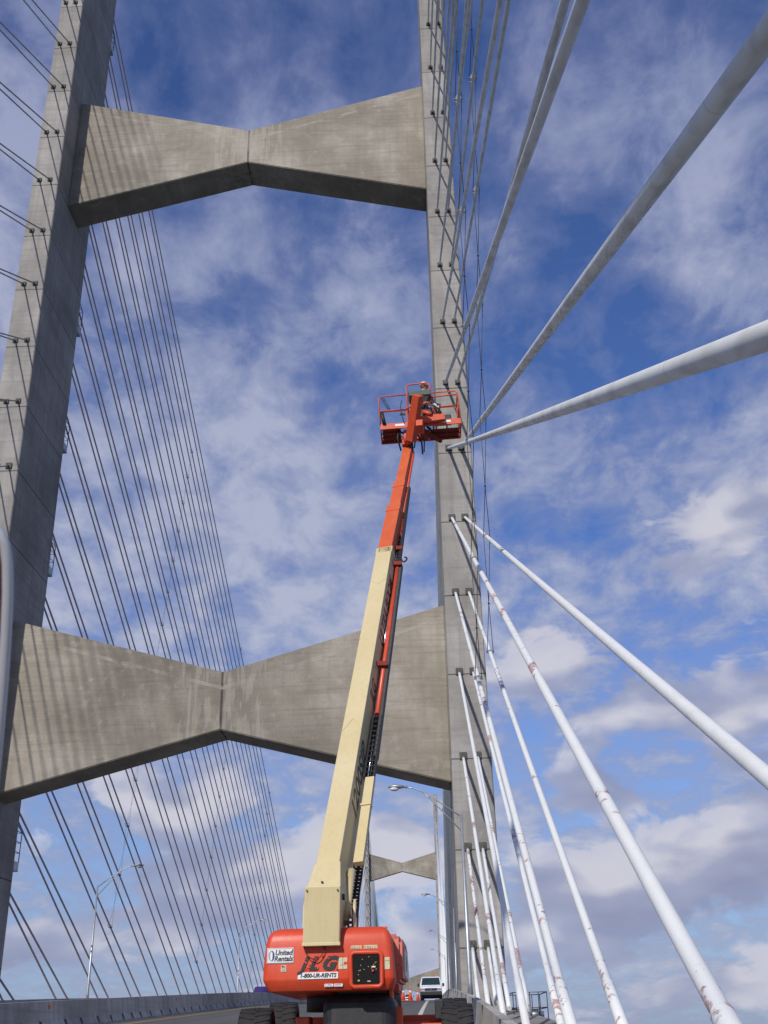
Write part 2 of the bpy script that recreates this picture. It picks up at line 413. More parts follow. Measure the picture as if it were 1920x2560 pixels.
# ------------------------------------------------------------------ pylons
L=396.24; D=58.27; T=7.315; RC=2.387
def xin(z): return 13.283+.6262*z/100
def xil(z): return 13.007+1.0511*z/100
def wf(z): return 2.294-.6237*z/100
TOP=91.
BE=dict(lb=12.805,lt=23.54,lnt=19.74,lnb=16.25,ub=57.0,ut=67.8,unt=63.9,unb=60.57)
def pylon(Y0,label):
    root=empty('bridge_pylon',(0,Y0+T/2,-52),label,'bridge pylon')
    for s in (-1,1):
        xi=(lambda z:-xil(z)) if s<0 else xin
        mb=MB(); ZB=-53.2
        zs=[ZB,0,45,TOP]
        t=bmesh.new(); rings=[]
        for z in zs:
            zz=max(z,0); a=xi(zz); b=a+s*wf(zz); 
            if z<0: b+=s*.6
            c=.06
            x0,x1=min(a,b),max(a,b)
            rings.append([t.verts.new(p) for p in ((x0+c,Y0,z),(x1-c,Y0,z),(x1,Y0+c,z),(x1,Y0+T-c,z),(x1-c,Y0+T,z),(x0+c,Y0+T,z),(x0,Y0+T-c,z),(x0,Y0+c,z))])
        for A,B in zip(rings,rings[1:]):
            for k in range(8): t.faces.new((A[k],A[(k+1)%8],B[(k+1)%8],B[k]))
        t.faces.new(rings[0][::-1]); t.faces.new(rings[-1])
        bmesh.ops.recalc_face_normals(t,faces=t.faces[:])
        mb.join(t,M_LEG); lg=mb.build('leg',M_LEG,root)
    for a in ('l','u'):
        P=[(-xil(BE[a+'b'])+.0,BE[a+'b']),(0,BE[a+'nb']),(xin(BE[a+'b']),BE[a+'b']),(xin(BE[a+'t']),BE[a+'t']),(0,BE[a+'nt']),(-xil(BE[a+'t']),BE[a+'t'])]
        mb=MB(); mb.prism(P,'Y',Y0+RC,Y0+T-RC,M_BEAM,.05); mb.build('crossbeam',M_BEAM,root)
    # deck-level strut below the road
    mb=MB(); mb.box((-13.0,Y0+1.2,zr(Y0+3)-6),(13.2,Y0+T-1.2,zr(Y0+3)-2.3)); mb.build('deck_strut',M_LEG,root)
    return root
P1=pylon(D,'tall H-shaped concrete bridge pylon with two bow-tie crossbeams over the road')
P2=pylon(D+L,'distant H-shaped concrete pylon seen under the near one, beyond the van')

# ------------------------------------------------------------------ stay cables
ORD=['lowest','second lowest','third lowest','fourth lowest','fifth lowest','sixth lowest','seventh lowest','eighth lowest','ninth lowest','tenth lowest','eleventh lowest','twelfth lowest','thirteenth lowest','fourteenth lowest','fifteenth lowest','sixteenth lowest','second highest','highest']
NR=18
slL={0:.59,1:.575,2:.575,3:.585,4:.581,5:.568,6:.556,7:.548,8:.5425,9:.537}
slR={0:.59,1:.585,2:.58,3:.585,4:.582,5:.537,6:.499,7:.479,8:.466,9:.458}
RXS=(0.65,1.44)   # inner / outer cable offset from the leg's inner face
STAY={}
def anchor(side,k,pl):
    z=Z0+k*DZ+max(.15,min(.5,.5-.07*(8-k)))
    x=(xin(z)+RXS[pl]) if side>0 else -(xil(z)+ (.62,1.42)[pl])
    return x,z
def mkstay(side,k,pl,tower,near,mat,rad,label,group,n=12):
    x,z=anchor(side,k,pl)
    Yf=(D if near else D+T) + (0 if tower==1 else L)
    sg=-1 if near else 1
    if tower==1 and near:
        if side>0: s=(slL if pl==0 else slR).get(k,(.532 if pl==0 else .45))
        else: s=.574 if pl==0 else .535
        # end where the cable meets the deck edge
        Ye=Yf-1
        for _ in range(40):
            ze=zr(Ye)+.1; Ye=Yf-(z-ze)/s
        if Ye<-58: Ye=-58; 
        ze=z-s*(Yf-Ye)
        end=Vector((x,Ye,ze))
    else:
        Ye=Yf+sg*(6.1+10.35*k)
        xe=x
        if side<0 and not near: x+=(.0,.50)[pl]; xe=x+(.06,-.52)[pl]
        end=Vector((xe,Ye,zr(Ye)-.2))
    st=Vector((x,Yf,z)); d=(end-st).normalized()
    mb=MB()
    ln=(end-st).length
    if tower==1:
        if ln>5:
            # short segments, a hair of sag, and a thicker sleeve over the last two metres
            nn=int((ln-2.2)/1.5)+1; sg_=(.0009 if near and side>0 else .0004)
            ts=[(ln-2.2)*i/nn for i in range(nn+1)]
            pts=[st+d*t-Vector((0,0,sg_*t*(ln-t)*.05)) for t in ts]; e0=pts[-1]
            pts+=[e0+d*.04,end]; rr=[rad]*(nn+1)+[rad*1.16,rad*1.16]
        else: pts=[st,end]; rr=rad
    else: pts=[st,end]; rr=rad
    mb.tube(pts,rr,n,mat)
    o=mb.build('stay_cable',mat); tagset(o,label,'stay cable',group)
    # bearing plate and collar at the pylon face
    pb=MB(); h=.2 if k<=6 else .165; t=.10
    y0,y1=(Yf-t,Yf-.002) if near else (Yf+.002,Yf+t)
    if tower==2: pb.box((x-.32,y0 if not near else y0-.1,z-.1),(x+.32,y1,z+.1),M_PLATE)
    else:
        pb.box((x-h,y0,z-h),(x+h,y1,z+h),M_PLATE,.012,1)
        pb.tube([Vector((x,Yf,z))-d*.05,Vector((x,Yf,z))+d*.42],rad*1.3,n,M_PLATE)
    # child of the cable object whose origin sits at 'off'
    pb.build('anchor_plate',M_PLATE,o)
    STAY[(tower,near,side,k,pl)]=(st,d)
    return o
for k in range(NR):
    for pl in (0,1):
        q='inner' if pl==0 else 'outer'
        # camera side of near pylon, right
        if k<=6: mat={0:M_PW,1:M_PP2 if pl==0 else M_PP,2:M_PP,3:M_PP2 if pl==1 else M_PW,4:M_PP,5:M_PP if pl==0 else M_PW,6:M_PG}[k]
        else: mat=M_PG
        rad=.082 if k<=6 else .095
        rad={6:(.09,.113)[pl],7:(.088,.086)[pl]}.get(k,.082 if k<6 else .064)
        mkstay(1,k,pl,1,True,mat,rad,f'{ORD[k]} {"peeling " if mat in (M_PP,M_PP2) else ""}white cable, {q} of its pair, on near face of right pylon leg','white cables fanning from the right leg over the camera',20)
        # main span, right
        mkstay(1,k,pl,1,False,M_PW,.085,f'{ORD[k]} cable, {q} of its pair, on far face of right pylon leg','cables behind the right leg of the near pylon',8)
        # main span, left
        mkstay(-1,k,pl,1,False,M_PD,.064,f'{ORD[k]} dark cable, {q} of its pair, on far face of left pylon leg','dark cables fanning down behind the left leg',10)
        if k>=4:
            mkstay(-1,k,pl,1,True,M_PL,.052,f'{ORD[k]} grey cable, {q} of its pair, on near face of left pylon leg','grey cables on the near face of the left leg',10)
for near in (True,False):
    for side in (-1,1):
        for k in range(NR):
            for pl in (0,1):
                if not near and side>0: continue
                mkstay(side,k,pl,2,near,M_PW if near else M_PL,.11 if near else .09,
                   f'{ORD[k]} {"inner" if pl==0 else "outer"} cable on the {"camera side" if near else "far side"} of the distant pylon {"left" if side<0 else "right"} leg',
                   'stay cables of the distant pylon',6)

# ------------------------------------------------------------------ cross ties between stays
def ctie(pts,label,group,cl=M_GALV,wr=.014,node=True,cr=.112):
    """pts on successive stays; two thin ropes run from clamp to clamp and meet at a node"""
    root=empty('cross_tie',pts[0][0],label,'cross tie',group)
    rp=MB()
    for (a,da),(b,db) in zip(pts,pts[1:]):
        mid=a.lerp(b,.42)
        for s in (-1,1):
            rp.tube([a+Vector((s*.13,0,0)),mid,b+Vector((s*.13,0,0))],wr,5)
        if node:
            nd=MB(); nd.ball(mid,.045,M_BLK,n=8); nd.build('node',M_BLK,root)
    rp.build('rope',M_WIRE,root)
    for i,(a,da) in enumerate(pts):
        c=MB(); 
        c.tube([a-da*.09,a+da*.09],cr,12,cl)
        c.tube([a+Vector((-.17,0,-.02)),a+Vector((.17,0,-.02))],.022,6,cl)
        c.tube([a+Vector((-.17,0,-.02))-da*.4,a+Vector((.17,0,-.02))-da*.4],.018,6,cl)
        for s in (-1,1): c.tube([a+Vector((s*.15,0,-.02)),a+Vector((s*.15,0,-.02))-da*.4],.014,6,cl)
        c.build('clamp',cl,root)
def at(st,Y):
    p,d=st; return p+d*((Y-p.y)/d.y)
for pl,y0,dy in ((1,42.8,2.27),(0,38.6,1.78)):
    pts=[]
    for k in range(4,NR):
        st=STAY[(1,True,1,k,pl)]; pts.append((at(st,y0-dy*(k-4)),st[1]))
    ctie(pts,'thin twin-rope cross tie clamped between the %s white cables right of the basket'%('outer' if pl else 'inner'),'rope ties between white cables')
def leftie(p0,p1,ks,pl,label):
    (k0,Y0_),(k1,Y1_)=p0,p1; pts=[]
    for k in ks:
        st=STAY[(1,False,-1,k,pl)]; Yk=Y0_+(Y1_-Y0_)*(k-k0)/(k1-k0); pts.append((at(st,Yk),st[1]))
    ctie(pts,label,'rope ties between the dark left cables',M_WIRE,.009,False,.08)
leftie((2,88),(15,107),range(3,17),0,'faint beaded tie climbing from beside the left lamp post across the dark cables')
leftie((6,124),(13,138),range(6,18),0,'faint beaded tie in the middle of the fan of dark cables')
leftie((10,163),(16,176),range(9,18),0,'faint beaded tie nearest the lift among the dark cables')

# ------------------------------------------------------------------ work platforms on the left leg
def cage(z,desc):
    xr=-xil(z)-.05; y0=D+T+.02
    root=empty('work_platform',(xr,y0,z-1.2),desc,'work platform','small caged work platforms on the left pylon leg')
    b=MB(); b.box((xr-.9,y0,z-1.3),(xr-.05,y0+.9,z-1.22)); b.box((xr-.9,y0,z-1.22),(xr-.05,y0+.03,z-.8)); b.box((xr-.05,y0,z-1.22),(xr-.02,y0+.9,z-.75))
    b.beam((xr-.45,y0,z-2.1),(xr-.45,y0+.85,z-1.3),.08,.08); b.build('floor_tray',M_GALV,root)
    r=MB()
    for dy in (0.05,.9):
        for dx in (-.05,-.88): r.tube([(xr+dx,y0+dy,z-1.3),(xr+dx,y0+dy,z+1.0)],.028,6)
    for zz in (-.2,.4,1.0):
        r.tube([(xr-.05,y0+.03,z+zz),(xr-.05,y0+.9,z+zz),(xr-.88,y0+.9,z+zz),(xr-.88,y0+.03,z+zz)],.024,6)
    r.tube([(xr-.05,y0+.9,z+1.0),(xr-.05,y0+.03,z+1.35)],.024,6)
    r.build('guard_rail',M_WIRE,root)
for z,nm in ((10.7,'lowest caged platform on the left pylon leg, just above the barrier'),(30.2,'caged platform on the left leg just above the lower crossbeam'),(40.0,'caged platform on the left leg midway between the two crossbeams'),(50.4,'caged platform on the left leg not far below the upper crossbeam'),(81.4,'highest caged platform on the left leg, above the upper crossbeam')):
    cage(z,nm)

# ------------------------------------------------------------------ street lamps
def lamp(X,Y,dirx,h,label,arm=2.6):
    zb=zr(Y)+.5
    root=empty('street_lamp',(X,Y,zb),label,'street lamp','street lamps along the bridge')
    p=MB(); zt=zr(Y)+h
    p.tube([(X,Y,zb),(X,Y,zb+.5),(X,Y,zt)],[.12,.10,.055],12); p.box((X-.2,Y-.2,zb-.3),(X+.2,Y+.2,zb+.03),M_GALV,.02); p.build('pole',M_GALV,root)
    a=MB(); 
    up=[(X,Y,zt-.1),(X+dirx*.9,Y,zt+.55),(X+dirx*1.7,Y,zt+1.08),(X+dirx*2.2,Y,zt+1.28),(X+dirx*arm,Y,zt+1.33)]
    lo=[(X,Y,zt-.75),(X+dirx*.8,Y,zt+.12),(X+dirx*1.45,Y,zt+.82),(X+dirx*1.75,Y,zt+1.08)]
    a.tube(up,.032,8); a.tube(lo,.028,8); a.tube([(X+dirx*.85,Y,zt+.5),(X+dirx*.85,Y,zt+.2)],.02,6); a.build('arm',M_GALV,root)
    hd=MB(); c=(X+dirx*(arm+.35),Y,zt+1.36)
    hd.ball(c,.5,M_GALV,(.8,.42,.2),16); hd.tube([(X+dirx*(arm-.15),Y,zt+1.33),(X+dirx*(arm+.1),Y,zt+1.36)],.06,8,M_GALV); ho=hd.build('lamp_head',M_GALV,root)
    ln=MB(); ln.ball((c[0]+dirx*.1,c[1],c[2]-.09),.24,M_DEC,(.9,.7,.45),12); ln.build('lens',M_DEC,ho)
lamp(13.5,50,-1,8.1,'galvanised street lamp in front of the right pylon leg')
lamp(14.05,112,-1,8.3,'street lamp on the right edge just past the pylon leg',2.4)
lamp(14.1,174,-1,8.4,'small street lamp above the white van, third along the right edge',2.4)
lamp(14.1,236,-1,8.4,'most distant street lamp along the right edge, tiny above the van',2.4)
lamp(-12.75,81.6,1,8.3,'grey street lamp among the dark cables nearer the left leg')
lamp(-12.75,144,1,8.5,'far grey street lamp among the dark cables just left of the lift')
lamp(-12.75,206,1,8.5,'farthest street lamp on the left edge behind the lift')

# ------------------------------------------------------------------ inspection gantry right of the parapet
def gantry():
    root=empty('inspection_gantry',(15.9,50,.0),'small railed inspection platform outside the deck behind the white cables','gantry')
    f=MB(); x0,x1,y0,y1=15.3,16.75,50,53.5; z=zr(51)-.55
    f.box((x0,y0,z-.12),(x1,y1,z)); f.box((x0+.1,y0+.2,z-1.3),(x0+.5,y1-.4,z-.121)); f.box((x1-.45,y0+.4,z-1.0),(x1-.05,y1-.6,z-.121)); f.build('platform_floor',M_GALV,root)
    r=MB()
    for x in (x0,x0+.36,x0+.72,x1-.36,x1):
        for y in (y0,y1): r.tube([(x,y,z),(x,y,z+1.1)],.022,6)
    for zz in (.5,1.1): r.tube([(x0,y0,z+zz),(x1,y0,z+zz),(x1,y1,z+zz),(x0,y1,z+zz)],.022,6,closed=True)
    r.build('hand_rail',M_WIRE,root)
    h=MB(); h.box((15.9,y0+.6,z),(16.4,y0+1.5,z+.45),M_PLATE,.04); h.tube([(15.8,y0+.3,z+.25),(16.6,y0+.3,z+.25)],.12,10,M_GALV); h.build('winch',M_PLATE,root)
gantry()

# ------------------------------------------------------------------ boom lift
LX,LY=10.7,21.2; LZ=zr(LY)
lift=empty('boom_lift',(LX,LY,LZ),'big orange and cream boom lift raised beside the right pylon leg','boom lift')
# --- chassis
cz=LZ
ch=MB()
ch.box((9.6,19.7,LZ+.22),(11.9,22.7,LZ+.50),M_ORS,.04)
for yy in (19.45,22.9): ch.box((9.1,yy-.16,zr(yy)+.3),(12.3,yy+.16,zr(yy)+.56),M_ORS,.03)
ch.box((11.33,19.0,LZ+.30),(11.47,19.4,LZ+.72),M_ORS,.02); ch.box((9.72,19.05,LZ+.30),(9.95,19.6,LZ+.6),M_ORS,.02)
ch.box((12.0,19.3,LZ+.52),(12.15,19.6,LZ+.82),M_BLK,.02)
ch.build('chassis',M_ORS,lift)
tt=MB()
tt.box((10.2,18.6,LZ+.08),(11.37,22.0,LZ+.93),M_BLK,.22,5); tt.box((10.42,18.75,LZ+.85),(11.25,21.5,LZ+1.03),M_BLK,.05,3); tt.tube([(10.55,20.9,LZ+.7),(10.55,20.9,LZ+1.1)],.85,32,M_BLK)
tt.box((11.27,18.75,LZ+.75),(11.33,19.3,LZ+1.06),M_ORS,.02)
tt.build('turntable',M_BLK,lift)
def wheel(X,Y,s):
    r=.425; w2=.265; z=zr(Y)+r-.01
    n=40; t=MB()
    prof=[(-w2,r*.62),(-w2,r*.9),(-w2+.05,r*.965),(-w2+.12,r*.985),(w2-.12,r*.985),(w2-.05,r*.965),(w2,r*.9),(w2,r*.62)]
    b=bmesh.new(); rings=[]
    for i in range(n):
        a=2*math.pi*i/n
        rings.append([b.verts.new((X+px,Y+pr*math.cos(a),z+pr*math.sin(a))) for px,pr in prof])
    for i in range(n):
        A=rings[i];B=rings[(i+1)%n]
        for k in range(len(prof)): b.faces.new((A[k],A[(k+1)%len(prof)],B[(k+1)%len(prof)],B[k]))
    for fc in b.faces: fc.smooth=True
    bmesh.ops.recalc_face_normals(b,faces=b.faces[:])
    t.join(b,M_RUB)
    for i in range(22):
        for sd in (-1,1):
            a=2*math.pi*(i+(.5 if sd>0 else 0))/22
            def P(px,aa,rr): return Vector((X+px,Y+rr*math.cos(aa),z+rr*math.sin(aa)))
            a0,a1=a,a+.17; dd=.085
            xo,xi_=sd*(w2-.005),sd*.015
            q=[P(xi_,a0+.15,r*.96),P(xo,a0,r*.90),P(xo,a0+dd,r*.90),P(xi_,a0+.15+dd,r*.96),
               P(xi_,a0+.15,r*1.035),P(xo,a0,r*1.0),P(xo,a0+dd,r*1.0),P(xi_,a0+.15+dd,r*1.035)]
            t.quadbox(q,M_RUB)
    wr=empty('wheel',(0,0,0),None,None); wr.parent=lift; wr.location=(X-LX,Y-LY,z-LZ)
    t.build('tyre',M_RUB,wr)
    rm=MB(); rm.tube([(X+s*(-w2+.1),Y,z),(X+s*(w2-.08),Y,z)],r*.63,24,M_ORS); rm.tube([(X+s*(w2-.1),Y,z),(X+s*(w2+.02),Y,z)],.12,12,M_ORS)
    rm.build('rim',M_ORS,wr)
for X,s in ((9.03,-1),(12.36,1)):
    for Y in (19.45,22.9): wheel(X,Y,s)
# --- rear hood / counterweight
def hood():
    Y0,Y1=18.13,22.6
    # cross-section outline in X for levels in z ; rounded-rectangle loft
    lv=[(.645,9.42,11.30,.12),(.65,9.385,11.335,.085),(.66,9.37,11.345,.07),(.79,9.31,11.39,.012),(.81,9.30,11.395,.003),(.83,9.297,11.395,0),(1.0,9.30,11.385,0),(1.28,9.325,11.365,0),(1.38,9.34,11.352,.004),(1.45,9.36,11.335,.015),(1.51,9.395,11.305,.042),(1.55,9.44,11.265,.085),(1.575,9.50,11.21,.14),(1.585,9.56,11.15,.2)]
    b=bmesh.new(); rings=[]
    def rr(x0,x1,y0,y1,r,n=5):
        P=[]
        for cx,cy,a0 in ((x1-r,y1-r,0),(x0+r,y1-r,90),(x0+r,y0+r,180),(x1-r,y0+r,270)):
            for i in range(n+1):
                a=R_(a0+90*i/n); P.append((cx+r*math.cos(a),cy+r*math.sin(a)))
        return P
    for z,x0,x1,iy in lv:
        rings.append([b.verts.new((x,y,z)) for x,y in rr(x0,x1,Y0+iy+0,Y1-iy,.10)])
    n=len(rings[0])
    for A,B in zip(rings,rings[1:]):
        for k in range(n): b.faces.new((A[k],A[(k+1)%n],B[(k+1)%n],B[k]))
    for f in b.faces: f.smooth=True
    b.faces.new(rings[0][::-1]); b.faces.new(rings[-1])
    bmesh.ops.recalc_face_normals(b,faces=b.faces[:])
    m=MB(); m.join(b,M_OR); return m.build('rear_hood',M_OR,lift)
hd=hood()
# faded engine hood bulging out on the right side
eh=MB()
eh.prism([(18.9,.78),(18.75,1.0),(18.8,1.42),(19.2,1.50),(21.6,1.56),(22.4,1.50),(22.9,1.25),(22.9,1.0),(22.3,.86)],'X',11.28,11.50,M_ORF,.055)
eh.prism([(19.2,.64),(19.0,.76),(21.3,.80),(20.9,.66)],'X',11.2,11.42,M_ORF,.02)
eh.prism([(20.0,1.5),(20.2,1.62),(22.4,1.60),(22.6,1.5)],'X',10.7,11.4,M_ORF,.05)
eo=eh.build('engine_hood',M_ORF,lift); eo['label']='faded pink side hood'
st_=MB(); st_.box((11.501,20.1,.93),(11.507,21.9,1.36),M_DEC,0); st_.build('side_sticker',M_DEC,eo)
ov=MB(); 
ov.prism([(19.55+.22*math.cos(a*.5236),1.16+.2*math.sin(a*.5236)) for a in range(12)],'X',11.501,11.508,M_OR); ov.build('side_marking',M_OR,eo)
lettering('0',.42,(11.51,20.9,1.15),(0,1,0),(0,0,1),M_DEB,eo,'side_logo',sx=2.0)
# dark control bay with raised rim
XA,XB,ZA,ZB_=10.72,11.17,.71,1.17
YF=18.10
rim=MB()
rim.tube([(XA+.03,YF+.01,ZA-.02),(XB-.03,YF+.01,ZA-.02),(XB+.0,YF+.01,ZA-.0),(XB+.02,YF+.01,ZA+.03),(XB+.02,YF+.01,ZB_-.03),(XB+.0,YF+.01,ZB_+.0),(XB-.03,YF+.01,ZB_+.02),(XA+.03,YF+.01,ZB_+.02),(XA,YF+.01,ZB_),(XA-.02,YF+.01,ZB_-.03),(XA-.02,YF+.01,ZA+.03),(XA,YF+.01,ZA)],.035,10,M_OR,closed=True); rim.build('panel_rim',M_OR,hd)
bay=MB(); bay.box((XA-.01,YF+.008,ZA-.01),(XB+.01,YF+.05,ZB_+.01),M_BAY,.004,1); bo=bay.build('control_bay',M_BAY,hd)
YB=YF+.04
bt=MB(); random.seed(3)
for i in range(22):
    a=i*.62; x=10.93+.17*math.cos(a)*random.uniform(.2,1.1)+.03; z=.97+.15*math.sin(a*1.3)*random.uniform(.3,1.1)
    bt.tube([(x,YB-.03,z),(x,YB-.04,z)],.0065,8,random.choice((M_BTN,M_BTN,M_DEY,M_BLK)))
bt.tube([(11.05,YB-.03,.92),(11.05,YB-.07,.92)],.018,12,M_RED); bt.box((11.03,YB-.04,.965),(11.09,YB-.035,.985),M_DEC)
bt.box((10.81,YB-.04,.77),(10.84,YB-.035,.79),M_BTN); bt.box((10.96,YB-.04,.76),(11.01,YB-.035,.775),M_DEY)
bt.build('control_buttons',M_BTN,bo)
def sticker(x0,x1,z0,z1,mat=M_DEC,nm='sticker',y=YF+.022):
    s=MB(); s.box((x0,y,z0),(x1,y+.02,z1),mat,.006,1); return s.build(nm,mat,hd)
YS=18.118
sticker(9.365,9.79,1.055,1.285,M_DEC,'company_sticker',YS-.003)
bd=MB()
for (a,b,c,d) in ((9.378,9.777,1.272,1.276),(9.378,9.777,1.064,1.068),(9.378,9.382,1.064,1.276),(9.773,9.777,1.064,1.276)): bd.box((a,YS-.006,c),(b,YS-.002,d),M_DEB)
bd.build('sticker_border',M_DEB,hd)
lg=MB()
def ell(cx,cz,rx,rz,a0,a1,n=14): return [(cx+rx*math.cos(R_(a0+(a1-a0)*i/n)),cz+rz*math.sin(R_(a0+(a1-a0)*i/n))) for i in range(n+1)]
lg.prism(ell(9.44,1.17,.046,.078,-90,90)+ell(9.44,1.17,.016,.066,90,-90),'Y',YS-.008,YS-.003,M_DEB)
lg.prism(ell(9.436,1.17,.046,.078,90,270)+ell(9.436,1.17,.024,.066,270,90),'Y',YS-.008,YS-.003,M_DEG)
lg.build('company_logo',M_DEB,hd)
yt=YS-.005
lettering('United',.108,(9.628,yt,1.212),(1,0,0),(0,0,1),M_INK,hd,shear=.28,bold=.003,sx=.92)
lettering('Rentals',.108,(9.625,yt,1.122),(1,0,0),(0,0,1),M_INK,hd,shear=.28,bold=.003,sx=.92)
# maker's lettering, badly peeled
lettering('J',.27,(9.935,yt+.003,1.035),(1,0,0),(0,0,1),M_INK,hd,'maker_lettering',shear=.45,bold=.012,sx=1.0)
lettering('L',.27,(10.10,yt+.003,1.035),(1,0,0),(0,0,1),M_INK,hd,'maker_lettering',shear=.45,bold=.012,sx=1.0)
lettering('G',.27,(10.33,yt+.003,1.035),(1,0,0),(0,0,1),M_INK,hd,'maker_lettering',shear=.45,bold=.014,sx=1.1)
wr_=MB(); wr_.tube([(10.485,yt,.945),(10.485,yt+.01,.945)],.012,8); 
wr_.build('lettering_stop',M_INK,hd)
pe=MB(); random.seed(11)
for i in range(20):
    x=random.uniform(9.93,10.36); z=random.uniform(.95,1.16); a=random.uniform(0,3); r=random.uniform(.006,.022)
    pe.prism([(x+r*random.uniform(.5,1.7)*math.cos(a+k*1.05),z+r*random.uniform(.3,1)*math.sin(a+k*1.05)) for k in range(6)],'Y',yt-.004,yt+.006,M_OR)
pe.build('peeled_patch',M_OR,hd)
sticker(9.86,10.50,.815,.915,M_DEC,'phone_sticker',YS-.003)
lettering('1-800-UR-RENTS',.082,(10.18,yt-.001,.866),(1,0,0),(0,0,1),M_INK,hd,shear=.2,bold=.003,sx=.97)
sticker(9.59,9.68,.93,1.03,M_DEY,'small_decal',YS)
dd=MB(); 
for i in range(4): dd.box((9.605,YS-.003,.988+i*.009),(9.665,YS-.001,.991+i*.009),M_RED)
dd.box((9.605,YS-.004,1.0),(9.632,YS-.0015,1.022),M_DEB); dd.box((9.61,YS-.003,.945),(9.66,YS-.001,.972),M_DEG); dd.build('decal_print',M_RED,hd)
for i,(a,b,c,d) in enumerate(((10.70,10.88,1.235,1.292),(10.91,11.13,1.238,1.295),(10.505,10.645,.95,1.12),(10.28,10.42,.70,.745),(10.43,10.57,.70,.745),(11.235,11.32,.93,1.11))):
    y=YS+ (0 if c>.75 else .025)
    o=sticker(a,b,c,d,M_DEC if c<.75 else M_DEY,'warning_decal',y)
    pr=MB(); random.seed(i)
    if b-a>.13 and c!=.95:
        for q in range(2):
            for r in range(5):
                x=a+.012+r*(b-a-.03)/5; pr.box((x,y-.002,c+.012+q*.02),(x+random.uniform(.01,.03),y-.0005,c+.019+q*.02),M_INK)
    elif c==.95:
        pr.box((a+.065,y-.002,c+.01),(a+.07,y-.0005,d+.03),M_INKB); pr.box((a+.02,y-.002,c+.06),(a+.11,y-.0005,c+.066),M_INKB); pr.prism([(b-.03+.03*math.cos(t*.52),c+.09+.022*math.sin(t*.52)) for t in range(12)],'Y',y-.003,y-.001,M_RED)
    else: pr.box((a+.01,y-.002,d-.05),(b-.01,y-.0005,d-.045),M_INK)
    pr.build('decal_print',M_INK,o)
# hose loop on the rear face
hz=MB()
pts=[]
for i in range(22):
    a=math.pi+math.pi*i/21; pts.append((10.13+.17*math.cos(a),YF-.035-.03*math.sin(i*.2),1.33+ .24*math.sin(a)*.95))
hz.tube(pts,.008,6,M_BLK); hz.tube([(10.04+.07*math.cos(a*.35),YF-.05,1.345+.04*math.sin(a*.35)) for a in range(10)],.012,6,M_GALV); hz.ball((10.28,YF-.05,1.33),.045,M_BLK,(1,.8,1.3)); hz.build('hose_loop',M_BLK,hd)
bc=MB(); bc.tube([(11.1,20.9,1.58),(11.1,20.9,1.66)],.06,12,M_GALV); bc.tube([(11.1,20.9,1.66),(11.1,20.9,1.80)],.075,16,M_AMB); bc.build('beacon',M_AMB,lift)
# --- boom pivot box (cream)
pv=MB()
A=survd(757,2345,16.75);B=survd(845,2345,16.75); 
x0,x1=9.985,10.535
pv.quadbox([Vector(p) for p in ((x0-.04,17.98,1.33),(x1-.0,17.98,1.33),(x1+.0,19.3,1.33),(x0-.04,19.3,1.33),(x0,17.86,2.18),(x1+.03,17.86,2.18),(x1+.03,19.2,2.18),(x0,19.2,2.18))],M_CR,.02,2)
pv.box((x0-.05,17.97,1.29),(x1+.01,19.0,1.345),M_CR,.01)
# side lifting ears with holes drawn as tubes
for sx in (x0-.075,x1+.20):
    pv.prism([(18.6,1.2),(18.45,1.6),(18.5,1.95),(18.65,2.05),(18.85,1.95),(19.0,1.5),(19.0,1.2)],'X',sx-.02,sx+.02,M_CR)
    pv.tube([(sx-.03,18.7,1.83),(sx+.03,18.7,1.83)],.07,14,M_BLK)
pvo=pv.build('boom_pivot_box',M_CR,lift)
bl=MB()
for x in (x0+.035,x1-.02):
    for z in (2.11,): bl.tube([(x,17.865,z),(x,17.84,z)],.014,8,M_PLATE)
bl.tube([(10.26,18.0,2.24),(10.26,17.9,2.24)],.02,10,M_BLK); bl.tube([(x1+.04,18.05,2.02),(x1+.08,18.05,2.02)],.05,12,M_BLK)
bl.build('bolt',M_PLATE,pvo)
# --- telescoping boom
P0=Vector((10.2142,18.8316,2.4214)); Pe=Vector((11.1101,25.7672,11.7037)); BD=(Pe-P0).normalized()
tip=survd(1018,1106,33.4)
RB0=Vector((.965,-.25,0)).normalized(); BU=RB0.cross(BD).normalized(); BU=-BU if BU.y>0 else BU      # towards camera / up
RB=BD.cross(BU).normalized()
if RB.x<0: RB=-RB
Ps=P0-BD*.55
bb=MB()
def sect(mb,a,b,w_,h_,mat,shift=(0,0),bev=.012):
    """rectangular boom section, top face fixed at the same line"""
    c0=a-BU*(h_/2)+RB*shift[0]; c1=b-BU*(h_/2)+RB*shift[0]
    P=[]
    for p in (c0,c1):
        for sx,sy in ((-1,-1),(1,-1),(1,1),(-1,1)): P.append(p+RB*sx*w_/2+BU*sy*h_/2)
    mb.quadbox(P,mat,bev)
W0=.425
sect(bb,Ps,Pe,W0,.68,M_CR)
sect(bb,Pe-BD*.28,Pe+BD*.02,W0+.03,.72,M_CR)
# V-shaped weld of the lower stiffener
V0=P0+BD*4.05; 
for sgn in (-1,1): bb.beam(V0+BD*.28+BU*.004,V0+RB*sgn*W0/2+BU*.004-BD*.1,.02,.012,up=BU,mat=M_CR)
V1=P0+BD*9.9
for sgn in (-1,1): bb.beam(V1-BD*.2+BU*.003,V1+RB*sgn*W0/2+BU*.003+BD*.05,.012,.008,up=BU,mat=M_CR)
